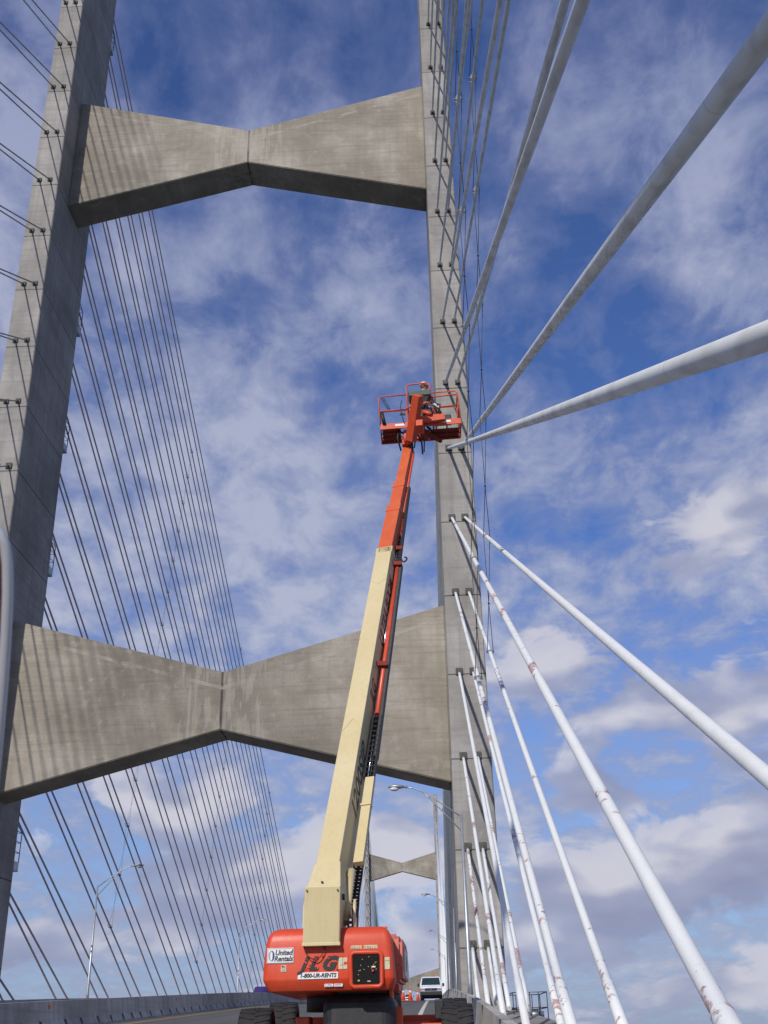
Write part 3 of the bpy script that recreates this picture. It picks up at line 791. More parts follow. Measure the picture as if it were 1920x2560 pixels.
# flare at the foot
bb.quadbox([P0-BD*.25+RB*q[0]+BU*q[1] for q in ((-.29,-.75),(.32,-.75),(.32,.03),(-.29,.03))]+[P0+BD*.35+RB*q[0]+BU*q[1] for q in ((-.235,-.62),(.235,-.62),(.235,.01),(-.235,.01))],M_CR,.015)
bo_=bb.build('base_boom',M_CR,lift)
sb=MB()
for d0 in (.08,.18):
    for sx in (-.12,.12): sb.ball(Pe-BD*(d0)+RB*sx+BU*.01,.016,M_PLATE,n=6)
sb.build('bolt',M_PLATE,bo_)
# lettering along the right side
sidep=lambda s,u: P0+BD*s+RB*(W0/2+.002)-BU*u
for txt,s,sz in (('1200SJP',2.75,.46),('JLG',5.6,.40),('ULTRA BOOM',8.9,.42)):
    lettering(txt,sz,sidep(s,.32),BD,BU,M_INKB,bo_,'boom_lettering',shear=.2,bold=.01,sx=1.35 if s<4 else 1.1)
# orange sections
tv=(tip-Pe); tL=tv.length; TD=tv.normalized()
s1=Pe+TD*tL*.37; s2=Pe+TD*tL*.60
mbm=MB(); 
def sect2(mb,a,b,w_,h_,mat,bev=.01,back=0):
    c0=a-BU*(h_/2)-TD*back; c1=b-BU*(h_/2); P=[]
    for p in (c0,c1):
        for sx,sy in ((-1,-1),(1,-1),(1,1),(-1,1)): P.append(p+RB*sx*w_/2+BU*sy*h_/2)
    mb.quadbox(P,mat,bev)
sect2(mbm,Pe-BU*.02-TD*.4,s1-BU*.02,.385,.5,M_ORB); sect2(mbm,s1-TD*.30,s1+TD*.02,.41,.54,M_ORB); m1=mbm.build('mid_boom',M_ORB,lift)
mbf=MB(); sect2(mbf,s1-BU*.05-TD*.3,s2-BU*.05,.335,.43,M_ORB); sect2(mbf,s2-TD*.28-BU*.03,s2+TD*.02-BU*.03,.36,.47,M_ORB); m2=mbf.build('inner_boom',M_ORB,lift)
mff=MB(); sect2(mff,s2-BU*.08-TD*.3,tip-BU*.08,.285,.36,M_ORB); 
mff.box(tip-Vector((.16,.1,.12)),tip+Vector((.16,.14,.12)),M_ORS,.03)
m3=mff.build('fly_boom',M_ORB,lift)
# power track alongside: lower black ladder chains, red guard tubes
def trk(a,b,name,wd=.19,rungs=14,ox=.36,uo=-.45):
    r=MB(); pa=P0+BD*a; pb=P0+BD*b; sh=RB*ox+BU*uo
    # box rails
    for s in (-1,1): r.beam(pa+sh+RB*s*wd/2,pb+sh+RB*s*wd/2,.035,.08,up=BU,mat=M_BLK)
    for i in range(rungs+1):
        q=pa+(pb-pa)*i/rungs+sh; r.beam(q-RB*wd/2,q+RB*wd/2,.03,.05,up=BU,mat=M_BLK)
    r.beam(pa+sh-BU*.07,pb+sh-BU*.07,wd*.9,.05,up=BU,mat=M_BLK)
    for o2 in (-.03,.02): r.tube([pa+sh+RB*o2,pb+sh+RB*o2],.014,6,M_CHR if o2<0 else M_BLK)
    return r.build(name,M_BLK,lift)
trk(2.95,4.85,'power_track',.19,12,.36,-.45)
trk(11.2,12.7,'power_track',.16,8,.27,-.36)
gt=MB()
gt.tube([P0+BD*4.95+RB*.33-BU*.45,P0+BD*11.1+RB*.30-BU*.40],.052,12,M_RT); gt.build('guard_tube',M_RT,lift)
gu=MB(); q0=P0+BD*12.75+RB*.25-BU*.33; gu.tube([q0,tip+RB*.16-BU*.28-TD*.35,tip+RB*.05-BU*.18-TD*.05],.045,12,M_RT); gu.build('guard_tube',M_RT,lift)
tr=MB(); tr.beam(P0+BD*2.7,P0+BD*11.2,.15,.12,up=BU,mat=M_BLK,off=(0,0)) if False else None
tr.beam(P0+BD*3.6+RB*.43-BU*.50,P0+BD*11.3+RB*.38-BU*.46,.06,.14,up=BU,mat=M_INKB)
tr.beam(P0+BD*3.6+RB*.34-BU*.58,P0+BD*11.3+RB*.3-BU*.54,.2,.03,up=BU,mat=M_BLK)
tr.beam(P0+BD*11.3+RB*.33-BU*.43,tip-TD*2.3+RB*.22-BU*.37,.06,.1,up=BU,mat=M_BLK)
tr.build('track_trough',M_BLK,lift)
lc=MB(); lc.beam(P0+BD*.75+RB*.38-BU*.50,P0+BD*2.95+RB*.38-BU*.47,.18,.10,up=BU,mat=M_CR); lc.beam(P0+BD*2.15+RB*.38-BU*.46,P0+BD*2.2+RB*.38-BU*.46,.21,.12,up=BU,mat=M_CR); lc.build('track_support',M_CR,lift)
cy=MB(); cy.tube([P0-BD*.6+RB*.31-BU*.45,P0+BD*.55+RB*.29-BU*.45],.07,14,M_CR); cy.build('hydraulic_cylinder',M_CR,lift)
cy=MB(); cy.tube([P0+BD*7.6+RB*.25-BU*.42,P0+BD*9.6+RB*.25-BU*.40],.02,8,M_CHR); cy.build('cylinder_rod',M_CHR,lift)
# hanging chain from the end of the track down into the hood
hc_=MB(); cp_=[survd(u,v,d) for u,v,d in ((899,2145,19.4),(893,2190,19.3),(886,2235,19.2),(883,2280,19.1),(881,2345,19.0))]
for s_i in (-1,1): hc_.tube([q+RB*s_i*.085 for q in cp_],.022,6,M_BLK)
for a_,b_ in zip(cp_,cp_[1:]):
    for i in range(5):
        q=a_.lerp(b_,i/5); hc_.box(q-Vector((.085,.05,.022)),q+Vector((.085,.05,.022)),M_BLK,.005)
hc_.tube([q+Vector((0,.04,0)) for q in cp_],.03,6,M_BLK); hc_.build('power_track',M_BLK,lift)
bk=MB()
for s,ox in ((12.0,.26),(13.1,.22),(11.15,.3),(6.6,.3)):
    q=P0+BD*s; bk.box(q+RB*(ox-.14)-BU*.3-Vector((.09,.09,.05)),q+RB*(ox+.05)-BU*.3+Vector((.09,.09,.05)),M_RUST,.015)
bk.tube([P0+BD*11.3+RB*(.5+.07*math.sin(a*.6))-BU*.3+BD*(.12*math.cos(a*.6)) for a in range(9)],.022,6,M_BLK)
bk.build('track_bracket',M_RUST,lift)
# --- jib
jt0=survd(1027,1098,33.1); jt1=survd(1045,988,32.6)
jb=MB(); jb.beam(jt0+Vector((0,0,-.05)),jt1,.28,.26,.26,.26,up=(-.25,-1,.2),mat=M_ORS,bev=.012)
jb.beam(jt0+Vector((0,.0,-.02)),tip+Vector((0,.05,.1)),.26,.2,up=(0,-1,0),mat=M_ORS,bev=.02); jb.beam(jt1+Vector((0,.13,-.9)),jt1+Vector((.05,.5,-1.0)),.2,.24,up=(0,0,1),mat=M_ORS)
jb.build('jib',M_ORS,lift)
hs=MB()
for i,(o0,r) in enumerate((((-.2,0,0),.03),((.17,0,0),.028),((.22,-.05,.05),.022))):
    a=tip+Vector(o0); hs.tube([a+Vector((0,-.1,-.35)),a+Vector((-.1+.08*i,-.3,.0)),a+Vector((-.05+.1*i,-.25,.3)),a+Vector((.12+.04*i,-.15,.22)),a+Vector((.26+.03*i,-.1,-.1)),a+Vector((.3,-.1,-.5))],r,6,M_BLK)
hs.tube([tip+Vector((-.05,-.2,-.1)),tip+Vector((-.05,-.22,.3))],.06,10,M_ORF); hs.build('hydraulic_hose',M_BLK,lift)
# --- platform basket
DB=33.2
FL=survd(948,1106,DB)           # lower rear-left reference
bl_=survd(952,1068,DB); br_=survd(1152,1052,DB)
ex=(br_-bl_).normalized(); Wd=(br_-bl_).length
ey=Vector((0,0,1)).cross(ex).normalized()
if ey.y<0: ey=-ey
ez=Vector((0,0,1)); ez=(ez-ex*ez.dot(ex)).normalized()
O=bl_.copy(); DP=.92
def pp(x,y,z): return O+ex*x+ey*y+ez*z
def pbar(mb,pts,r=.022,mat=M_ORS): mb.tube([pp(*q) for q in pts],r,8,mat)
plat=MB()
# kick-plates round the floor
H=.19
for (a,b) in (((0,0),(Wd,0)),((Wd,0),(Wd,DP)),((Wd,DP),(0,DP)),((0,DP),(0,0))):
    p=pp(a[0],a[1],0);q=pp(b[0],b[1],0); plat.beam(p,q,.04,H,up=ez,mat=M_ORS)
po=plat.build('platform',M_ORS,lift)
fl=MB()
for x in (0.42,.84,1.25,1.66,2.08): fl.beam(pp(x,0,-.08),pp(x,DP,-.08),.04,.03,up=ez,mat=M_RUST)
for y in (.28,.56,.84): fl.beam(pp(0,y,-.085),pp(Wd,y,-.085),.035,.03,up=ez,mat=M_RUST)
nx=30
for i in range(nx): 
    x=Wd*(i+.5)/nx; fl.tube([pp(x,0.02,-.06),pp(x,DP-.02,-.06)],.004,3,M_RUST)
fl.quadbox([pp(*q) for q in ((.05,.05,-.055),(.62,.05,-.055),(.62,DP-.05,-.055),(.05,DP-.05,-.055),(.05,.05,-.045),(.62,.05,-.045),(.62,DP-.05,-.045),(.05,DP-.05,-.045))],M_RUST)
fl.quadbox([pp(*q) for q in ((1.55,.35,-.055),(Wd-.05,.35,-.055),(Wd-.05,DP-.05,-.055),(1.55,DP-.05,-.055),(1.55,.35,-.045),(Wd-.05,.35,-.045),(Wd-.05,DP-.05,-.045),(1.55,DP-.05,-.045))],M_RUST)
fl.build('platform_floor',M_RUST,po)
rl=MB(); zt=1.12; zm=.58
xa,xb=Wd*.36,Wd*.66
pbar(rl,[(0,0,.05),(0,0,zt-.08),(.06,0,zt),(xa,0,zt+.0)])
pbar(rl,[(xb,0,zt),(Wd-.08,0,zt),(Wd,0,zt-.09),(Wd,0,.05)])
pbar(rl,[(0,0,zm),(xa,0,zm)]); pbar(rl,[(xb,0,zm),(Wd,0,zm)]); pbar(rl,[(xb,0,zt-.16),(Wd-.05,0,zt-.14)])
pbar(rl,[(xa,0,.05),(xa,0,1.40),(xa+.09,0,1.49),(xb-.09,0,1.51),(xb,0,1.42),(xb,0,.05)],.026)
pbar(rl,[(0,DP,.05),(0,DP,zt-.08),(.08,DP,zt),(Wd-.08,DP,zt),(Wd,DP,zt-.09),(Wd,DP,.05)])
pbar(rl,[(0,DP,zm),(Wd,DP,zm)])
for x in (0,Wd):
    pbar(rl,[(x,0,zt-.05),(x,DP,zt-.05)]); pbar(rl,[(x,0,zm),(x,DP,zm)])
for x in (.9,1.8): pbar(rl,[(x,DP,0),(x,DP,zt)])
pbar(rl,[(.1,0.02,zt-.05),(.3,.02,zm)],.014,M_BLK); pbar(rl,[(.16,0.02,zt-.05),(.36,.02,zm)],.014,M_BLK)
rl.build('guard_rail',M_ORS,po)
cp=MB()
cp.quadbox([pp(*q) for q in ((xa+.08,-.22,.93),(xb-.02,-.22,.93),(xb-.02,.3,.93),(xa+.08,.3,.93),(xa+.04,-.26,1.10),(xb+.0,-.26,1.10),(xb+.0,.34,1.10),(xa+.04,.34,1.10))],M_GRN,.02)
cp.quadbox([pp(*q) for q in ((xa+.25,-.1,.62),(xb-.2,-.1,.62),(xb-.2,.2,.62),(xa+.25,.2,.62),(xa+.1,-.18,.925),(xb-.05,-.18,.925),(xb-.05,.25,.925),(xa+.1,.25,.925))],M_BLK,.02)
cp.build('control_console',M_GRN,po)
cu=MB(); random.seed(5)
for i in range(9):
    a=Vector((xa+.3+random.uniform(0,.35),-.12,.62)); b=Vector((random.uniform(xb-.35,xb+.35),-.1,random.uniform(.05,.2)))
    m_=(a+b)/2+Vector((random.uniform(.0,.3),-.15,random.uniform(-.05,.15)))
    cu.tube([pp(*a),pp(*(a.lerp(m_,.5)+Vector((0,-.08,.06)))),pp(*m_),pp(*b)],random.choice((.012,.018,.024)),6,random.choice((M_BLK,M_BLK,M_BLK,M_ORS,M_INKB)))
cu.quadbox([pp(*q) for q in ((xa+.32,-.15,.1),(xb+.1,-.15,.1),(xb+.1,.05,.1),(xa+.32,.05,.1),(xa+.4,-.12,.5),(xb-.15,-.12,.5),(xb-.15,.05,.5),(xa+.4,.05,.5))],M_BLK,.04)
cu.tube([pp(xb-.35,-.2,.55),pp(xb-.2,-.22,.63),pp(xb,-.2,.6)],.045,10,M_ORS); cu.tube([pp(xa-.1,-.1,.5),pp(xa+.1,-.15,.6),pp(xa+.4,-.15,.62)],.035,10,M_ORS)
cu.tube([pp(xb-.3,-.2,.32),pp(xb-.12,-.22,.22),pp(xb-.05,-.2,.2)],.07,10,M_ORS)
cu.tube([pp(xa-.18,-.05,.88),pp(xa-.24,-.12,.6),pp(xa-.22,-.12,.3),pp(xa-.16,-.05,.05)],.014,6,M_BLK)
cu.box(pp(xa-.28,-.05,.38)-Vector((0,.02,.02)),pp(xa-.1,-.02,.42),M_BLK)
cu.build('hose_bundle',M_BLK,po)
sp=MB(); sp.beam(pp(Wd*.42,-.05,-.05),pp(Wd*.75,DP*.8,-.25),.1,.12,up=ez,mat=M_RUST); sp.beam(pp(Wd*.52,.0,.0),pp(Wd*.52,.35,-.38),.14,.14,up=ex,mat=M_RUST)
sp.beam(pp(xa+.2,-.12,.05),pp(xb+.35,-.1,.12),.16,.22,up=ez,mat=M_ORS); sp.build('platform_support',M_ORS,po)
dc=MB()
for x in (.45,1.9): dc.quadbox([pp(*q) for q in ((x,-.026,-.02),(x+.3,-.026,-.02),(x+.3,-.022,-.02),(x,-.022,-.02),(x,-.026,.055),(x+.3,-.026,.055),(x+.3,-.022,.055),(x,-.022,.055))],M_DEC)
dc.build('sticker',M_DEC,po)
fx=MB(); fx.tube([pp(.12,-.05,.08),pp(.06,-.05,.5)],.06,10,M_BLK); fx.build('fire_extinguisher',M_BLK,po)
tb=MB(); tb.quadbox([pp(*q) for q in ((xb+.1,.1,.1),(xb+.58,.1,.1),(xb+.58,.4,.1),(xb+.1,.4,.1),(xb+.1,.1,.34),(xb+.58,.1,.34),(xb+.58,.4,.34),(xb+.1,.4,.34))],M_BLK,.02)
tagset(tb.build('tool_box',M_BLK),'black tool box standing in the lift basket right of the white bag','tool box')
# --- white bag hanging from the rail
bg=MB(); bg.ball(pp(xb+.13,-.04,.42),.13,M_BAG,(1,.8,1.25)); bg.ball(pp(xb+.10,-.04,.60),.07,M_BAG,(.9,.8,1.6)); bg.tube([pp(xb+.08,-.02,.68),pp(xb+.03,-.02,.85),pp(xb+.08,0,.97)],.01,6,M_BLK); bg.tube([pp(xb+.08,-.02,.68),pp(xb+.13,-.02,.86),pp(xb+.08,0,.97)],.01,6,M_BLK)
tagset(bg.build('bag',M_BAG),'white plastic bag hanging on the rail of the lift basket','bag')

# ------------------------------------------------------------------ worker in the basket
def person():
    H0=pp(xa+.46,.46,.0)                       # feet point on the floor
    # local frame: faces away to the right
    hd_=(ex*.75+ey*.66).normalized(); rt=hd_.cross(Vector((0,0,1))).normalized(); up=Vector((0,0,1))
    def q(r,f,u): return H0+rt*r+hd_*f+up*u
    J={'pel':(q(0,0,.93),.15),'sp':(q(0,.0,1.12),.14),'ch':(q(0,.02,1.34),.165),'nk':(q(0,.04,1.50),.06),'hb':(q(0,.06,1.575),.075),'ht':(q(0,.07,1.68),.095),
       'hl':(q(-.1,0,.88),.1),'kl':(q(-.12,.03,.5),.065),'al':(q(-.12,-.01,.09),.045),'tl':(q(-.13,.16,.05),.04),
       'hr':(q(.1,0,.88),.1),'kr':(q(.12,.05,.5),.065),'ar':(q(.13,.02,.09),.045),'tr':(q(.14,.18,.05),.04),
       'sl':(q(-.19,.02,1.42),.065),'el':(q(-.27,.1,1.16),.045),'wl':(q(-.2,.34,1.1),.03),'pl':(q(-.19,.42,1.1),.034),
       'sr':(q(.19,.02,1.42),.065),'er':(q(.28,.08,1.16),.045),'wr':(q(.2,.33,1.08),.03),'pr':(q(.19,.41,1.08),.034)}
    E=[('pel','sp'),('sp','ch'),('ch','nk'),('nk','hb'),('hb','ht'),('pel','hl'),('hl','kl'),('kl','al'),('al','tl'),('pel','hr'),('hr','kr'),('kr','ar'),('ar','tr'),('ch','sl'),('sl','el'),('el','wl'),('wl','pl'),('ch','sr'),('sr','er'),('er','wr'),('wr','pr')]
    # fingers
    for s,w in (('l',-.19),('r',.19)):
        for i in range(4):
            J['f%s%d'%(s,i)]=(q(w-.03+.02*i,.47,1.10 if s=='l' else 1.08),.010); J['g%s%d'%(s,i)]=(q(w-.03+.02*i,.50,1.065 if s=='l' else 1.045),.009)
            E+= [('p'+s,'f%s%d'%(s,i)),('f%s%d'%(s,i),'g%s%d'%(s,i))]
        J['t'+s+'h']=(q(w+(.045 if s=='l' else -.045),.43,1.09),.011); E.append(('p'+s,'t'+s+'h'))
    K=list(J); me=bpy.data.meshes.new('person'); base=Vector(H0)
    me.from_pydata([tuple(J[k][0]-base) for k in K],[(K.index(a),K.index(b)) for a,b in E],[])
    o=bpy.data.objects.new('person',me); C.objects.link(o); o.location=base
    sk=o.modifiers.new('skin','SKIN'); 
    if not me.skin_vertices: 
        me.attributes
    for i,k in enumerate(K): me.skin_vertices[0].data[i].radius=(J[k][1],J[k][1]); me.skin_vertices[0].data[i].use_root=(k=='pel')
    sb_=o.modifiers.new('sub','SUBSURF'); sb_.levels=2; sb_.render_levels=2
    me.materials.append(M_SKINCLO)
    tagset(o,'worker in a white hard hat and orange vest standing in the lift basket','person')
    # head details
    hc=q(0,.075,1.66)
    Mx=Matrix((rt,hd_,up)).transposed()
    fc=MB(); fc.ball(hc,.10,M_SKIN,(.78,.98,1.2),16,Mx); fc.ball(q(0,.185,1.655),.016,M_SKIN,(.8,1,1.6),8,Mx); fc.ball(q(.075,.07,1.66),.022,M_SKIN,(.4,.8,1.2),8,Mx); fc.ball(q(-.075,.07,1.66),.022,M_SKIN,(.4,.8,1.2),8,Mx)
    fc.tube([q(-.02,.168,1.605),q(.02,.168,1.605)],.006,6,M_RED)
    for s in (-1,1): fc.ball(q(s*.032,.163,1.685),.009,M_BLK,n=6)
    fc.build('head',M_SKIN,o)
    hr=MB(); hr.ball(q(0,.045,1.69),.103,M_INKB,(.8,.95,1.0),14,Mx); hr.build('hair',M_INKB,o)
    bn=MB(); bn.tube([q(.095*math.cos(a*.5236),.07+.112*math.sin(a*.5236),1.715) for a in range(12)],.018,6,M_HIV,closed=True); bn.build('hat_liner',M_HIV,o)
    he=MB()
    b=bmesh.new(); bmesh.ops.create_uvsphere(b,u_segments=20,v_segments=12,radius=.135)
    bmesh.ops.delete(b,geom=[v for v in b.verts if v.co.z<-.02],context='VERTS')
    for v in b.verts: v.co=Mx@Vector((v.co.x*.9,v.co.y*1.08,v.co.z*1.0))+q(0,.07,1.745)
    for f in b.faces: f.smooth=True
    he.join(b,M_HEL); he.tube([q(.125*math.cos(a*.5236),.07+(.15 if 0<a<6 else .143)*math.sin(a*.5236),1.735) for a in range(12)],.012,6,M_HEL,closed=True)
    he.quadbox([q(*c) for c in ((-.08,.19,1.725),(.08,.19,1.725),(.06,.255,1.715),(-.06,.255,1.715),(-.08,.19,1.738),(.08,.19,1.738),(.06,.255,1.725),(-.06,.255,1.725))],M_HEL,.004)
    he.build('hard_hat',M_HEL,o)
    # vest : open-bottomed shell round the chest
    vs=MB(); b=bmesh.new(); rg=[]
    for z,a,c in ((.98,.20,.165),(1.1,.19,.16),(1.25,.2,.17),(1.38,.215,.175),(1.46,.20,.13),(1.51,.11,.085)):
        rg.append([b.verts.new(q(a*math.cos(t*math.pi/10),.01+c*math.sin(t*math.pi/10),z)) for t in range(20)])
    for A,B in zip(rg,rg[1:]):
        for k in range(20): b.faces.new((A[k],A[(k+1)%20],B[(k+1)%20],B[k]))
    for f in b.faces: f.smooth=True
    vs.join(b,M_HIV); vo=vs.build('vest',M_HIV,o)
    sp_=MB()
    for s in (-1,1):
        for fsn in (-1,1): sp_.tube([q(s*.11,.01+fsn*c,z) for z,c in ((1.0,.148),(1.12,.145),(1.25,.152),(1.37,.157),(1.45,.12),(1.47,.06))],.022,6,M_YST)
    sp_.build('reflective_stripe',M_YST,vo)
    return o
def skinclo():
    m,nt,b=nmat('clothes_and_skin'); tc=N(nt,'ShaderNodeTexCoord'); sx=N(nt,'ShaderNodeSeparateXYZ'); nt.links.new(tc.outputs['Object'],sx.inputs[0])
    hi=mth(nt,'GREATER_THAN',sx.outputs[2],1.49); up_=mth(nt,'GREATER_THAN',sx.outputs[2],.95)
    c=mix(nt,up_,(.03,.033,.05),(.3,.33,.34)); c=mix(nt,hi,c,(.32,.15,.10)); nt.links.new(c,b.inputs['Base Color']); b.inputs['Roughness'].default_value=.9; return m
M_SKINCLO=skinclo()
person()

# ------------------------------------------------------------------ traffic cones
def cone(X,Y,h,label,base=True):
    z=zr(Y); root=empty('traffic_cone',(X,Y,z),label,'traffic cone','orange traffic cones on the road')
    b=MB(); b.tube([(X,Y,z+.02),(X,Y,z+h*.5),(X,Y,z+h)],[h*.21,h*.13,h*.045],14,M_CONE); b.build('cone_body',M_CONE,root)
    c=MB(); c.tube([(X,Y,z+h*.60),(X,Y,z+h*.78)],[h*.117,h*.09],14,M_WHT); c.build('white_band',M_WHT,root)
    d=MB(); d.box((X-h*.27,Y-h*.27,z),(X+h*.27,Y+h*.27,z+.04),M_CONE,.01); d.build('cone_base',M_CONE,root)
cone(9.23,98,1.0,'tall orange cone nearest the lift, left of the white van')
cone(9.97,92,.95,'orange cone in front of the white pickup, middle of the row')
cone(10.15,118,.95,'orange cone just left of the white van')
cone(10.45,135,1.0,'faint farthest cone at the van wheel')
cone(surv(817,2508,58).x,58,.95,'orange and white cone seen under the lift counterweight')

# ------------------------------------------------------------------ vehicles
def vwheel(root,X,Y,z,r,w_,name='wheel'):
    t=MB(); t.tube([(X-w_/2,Y,z+r),(X-w_/2+.03,Y,z+r),(X+w_/2-.03,Y,z+r),(X+w_/2,Y,z+r)],[r*.93,r,r,r*.93],24,M_RUB); o=t.build(name,M_RUB,root)
    h=MB(); h.tube([(X-w_/2-.01,Y,z+r),(X+w_/2+.01,Y,z+r)],r*.6,16,M_GALV); h.build('rim',M_GALV,o)
def van():
    Y=104; z=zr(Y); X=11.57; root=empty('white_van',(X,Y,z),'white passenger van facing the camera in the closed right lane','van')
    def bx(n,x0,x1,y0,y1,z0,z1,m,bev=.03,par=root): 
        b=MB(); b.box((X+x0,Y+y0,z+z0),(X+x1,Y+y1,z+z1),m,bev); return b.build(n,m,par)
    b=MB()
    # side profile swept, narrowing upwards
    prof=[(0,.45),(-.02,.95),(.08,1.12),(1.0,1.24),(1.55,1.95),(1.9,2.02),(5.3,2.05),(5.5,1.9),(5.5,.45)]
    t=bmesh.new(); L_=[];R2=[]
    for y,zz in prof:
        w_=1.0 if zz<1.2 else 1.0-.19*(zz-1.2)/.85
        if y<0.3: w_-=.05
        L_.append(t.verts.new((X-w_,Y+y,z+zz))); R2.append(t.verts.new((X+w_,Y+y,z+zz)))
    t.faces.new(L_); t.faces.new(R2[::-1]); n=len(prof)
    for i in range(n): t.faces.new((L_[i],R2[i],R2[(i+1)%n],L_[(i+1)%n]))
    bmesh.ops.recalc_face_normals(t,faces=t.faces[:]); bmesh.ops.bevel(t,geom=t.edges[:],offset=.06,segments=3,affect='EDGES')
    b.join(t,M_WHT); body=b.build('body',M_WHT,root)
    w_=MB(); w_.quadbox([Vector((X+a,Y+c,z+d)) for a,c,d in ((-.86,.99,1.27),(.86,.99,1.27),(.86,1.06,1.27),(-.86,1.06,1.27),(-.76,1.47,1.90),(.76,1.47,1.90),(.76,1.54,1.90),(-.76,1.54,1.90))],M_GLS,.01); w_.build('windscreen',M_GLS,root)
    for s in (-1,1):
        g=MB(); g.quadbox([Vector((X+s*a,Y+c,z+d)) for a,c,d in ((.985,1.45,1.25),(1.0,1.45,1.25),(1.0,5.2,1.25),(.985,5.2,1.25),(.845,1.95,1.85),(.86,1.95,1.85),(.86,5.2,1.85),(.845,5.2,1.85))],M_GLS); g.build('side_window',M_GLS,root)
        bx('mirror',s*1.12-.1,s*1.12+.1,1.0,1.12,1.15,1.42,M_BLK)
        hl=bx('headlight',s*.72-.16,s*.72+.16,-.06,.03,.80,.98,M_CHR); bx('turn_signal',s*.91-.05,s*.91+.05,-.055,.03,.8,.98,M_AMB)
        for yy in (.95,4.4): vwheel(root,X+s*.86,Y+yy,z,.38,.26)
    bx('grille',-.55,.55,-.06,.03,.78,.99,M_BLK); bx('bumper',-.98,.98,-.14,.1,.40,.70,M_BLK,.05); bx('bumper_trim',-.95,.95,-.15,-.05,.70,.76,M_CHR,.01)
    bx('underbody',-.85,.85,.1,5.3,.28,.46,M_BLK,.02)
    bx('badge',-.07,.07,-.075,-.055,.86,.92,M_CHR,.01); b=MB(); b.tube([(X+.2,Y+2.2,z+2.04),(X+.2,Y+2.2,z+2.2)],.09,14,M_AMB); b.build('beacon',M_AMB,root)
van()
def truck():
    Y=265; z=zr(Y); X=5.66; root=empty('white_pickup',(X,Y,z),'distant white truck with light bar behind the orange cones','truck')
    b=MB(); b.box((X-1.0,Y,z+.45),(X+1.0,Y+5.4,z+1.15),M_WHT,.1); b.quadbox([Vector((X+a,Y+c,z+d)) for a,c,d in ((-.95,1.1,1.15),(.95,1.1,1.15),(.95,3.3,1.15),(-.95,3.3,1.15),(-.75,1.75,1.85),(.75,1.75,1.85),(.75,3.1,1.85),(-.75,3.1,1.85))],M_WHT,.05); b.build('body',M_WHT,root)
    w_=MB(); w_.quadbox([Vector((X+a,Y+c,z+d)) for a,c,d in ((-.86,1.12,1.2),(.86,1.12,1.2),(.86,1.2,1.2),(-.86,1.2,1.2),(-.7,1.66,1.78),(.7,1.66,1.78),(.7,1.75,1.78),(-.7,1.75,1.78))],M_GLS); w_.build('windscreen',M_GLS,root)
    for s in (-1,1):
        g=MB(); g.box((X+s*.8-.15,Y-.04,z+.8),(X+s*.8+.15,Y+.02,z+1.0),M_CHR); g.build('headlight',M_CHR,root)
        g=MB(); g.box((X+s*1.15-.1,Y+1.3,z+1.2),(X+s*1.15+.1,Y+1.4,z+1.45),M_BLK); g.build('mirror',M_BLK,root)
        for yy in (.95,4.2): vwheel(root,X+s*.85,Y+yy,z,.37,.24)
    g=MB(); g.box((X-.6,Y-.05,z+.75),(X+.6,Y+.01,z+1.0),M_BLK); g.build('grille',M_BLK,root)
    g=MB(); g.box((X-.5,Y+2.1,z+1.86),(X+.5,Y+2.35,z+2.0),M_AMB); g.build('light_bar',M_AMB,root)
truck()
def car(X,Y,label,mat,h=1.45):
    z=zr(Y); root=empty('parked_car' if X>0 else 'passing_car',(X,Y,z),label,'car')
    b=MB(); pr=[(0,.35),(0,.75),(.9,.92),(1.7,h-.02),(3.2,h),(4.0,.98),(4.5,.9),(4.55,.35)]
    b.prism([(Y+p,z+q) for p,q in pr],'X',X-.9,X+.9,mat,.07); b.build('body',mat,root)
    w_=MB(); w_.prism([(Y+1.08,z+.97),(Y+1.72,z+h-.08),(Y+3.15,z+h-.06),(Y+3.75,z+.99)],'X',X-.91,X+.91,M_GLS); w_.build('side_window',M_GLS,root)
    for s in (-1,1):
        for yy in (.8,3.7): vwheel(root,X+s*.8,Y+yy,z,.31,.2)
car(-3.05,100,'purple car passing behind the median barrier left of the lift',M_PUR,1.5)
car(3.6,180,'low dark blue car far up the road left of the cones',M_PUR,1.5)

# ------------------------------------------------------------------ blurred metal frame close to the camera
fr=MB()
pts=[survd(u,v,.9) for u,v in ((-60,1322),(-30,1318),(-8,1330),(6,1362),(12,1410),(13,1480),(9,1580),(1,1700),(-12,1850),(-26,2000))]
fr.tube([p+RX*.0022 for p in pts],.0046,12,M_FRM)
fo=fr.build('mirror_frame',M_GALV); tagset(fo,'blurred pale rounded metal frame at the left edge close to the camera','frame')
mi=MB(); n_=[p for p in pts]
b=bmesh.new(); vs=[b.verts.new(p+F*.004) for p in n_]+[b.verts.new(survd(-60,2000,.9)+F*.004)]
b.faces.new(vs); ex_=bmesh.ops.extrude_face_region(b,geom=b.faces[:]); 
for v in [g for g in ex_['geom'] if isinstance(g,bmesh.types.BMVert)]: v.co+=F*.01
bmesh.ops.recalc_face_normals(b,faces=b.faces[:])
mi.join(b,M_MAR); mi.build('frame_panel',M_MAR,fo)

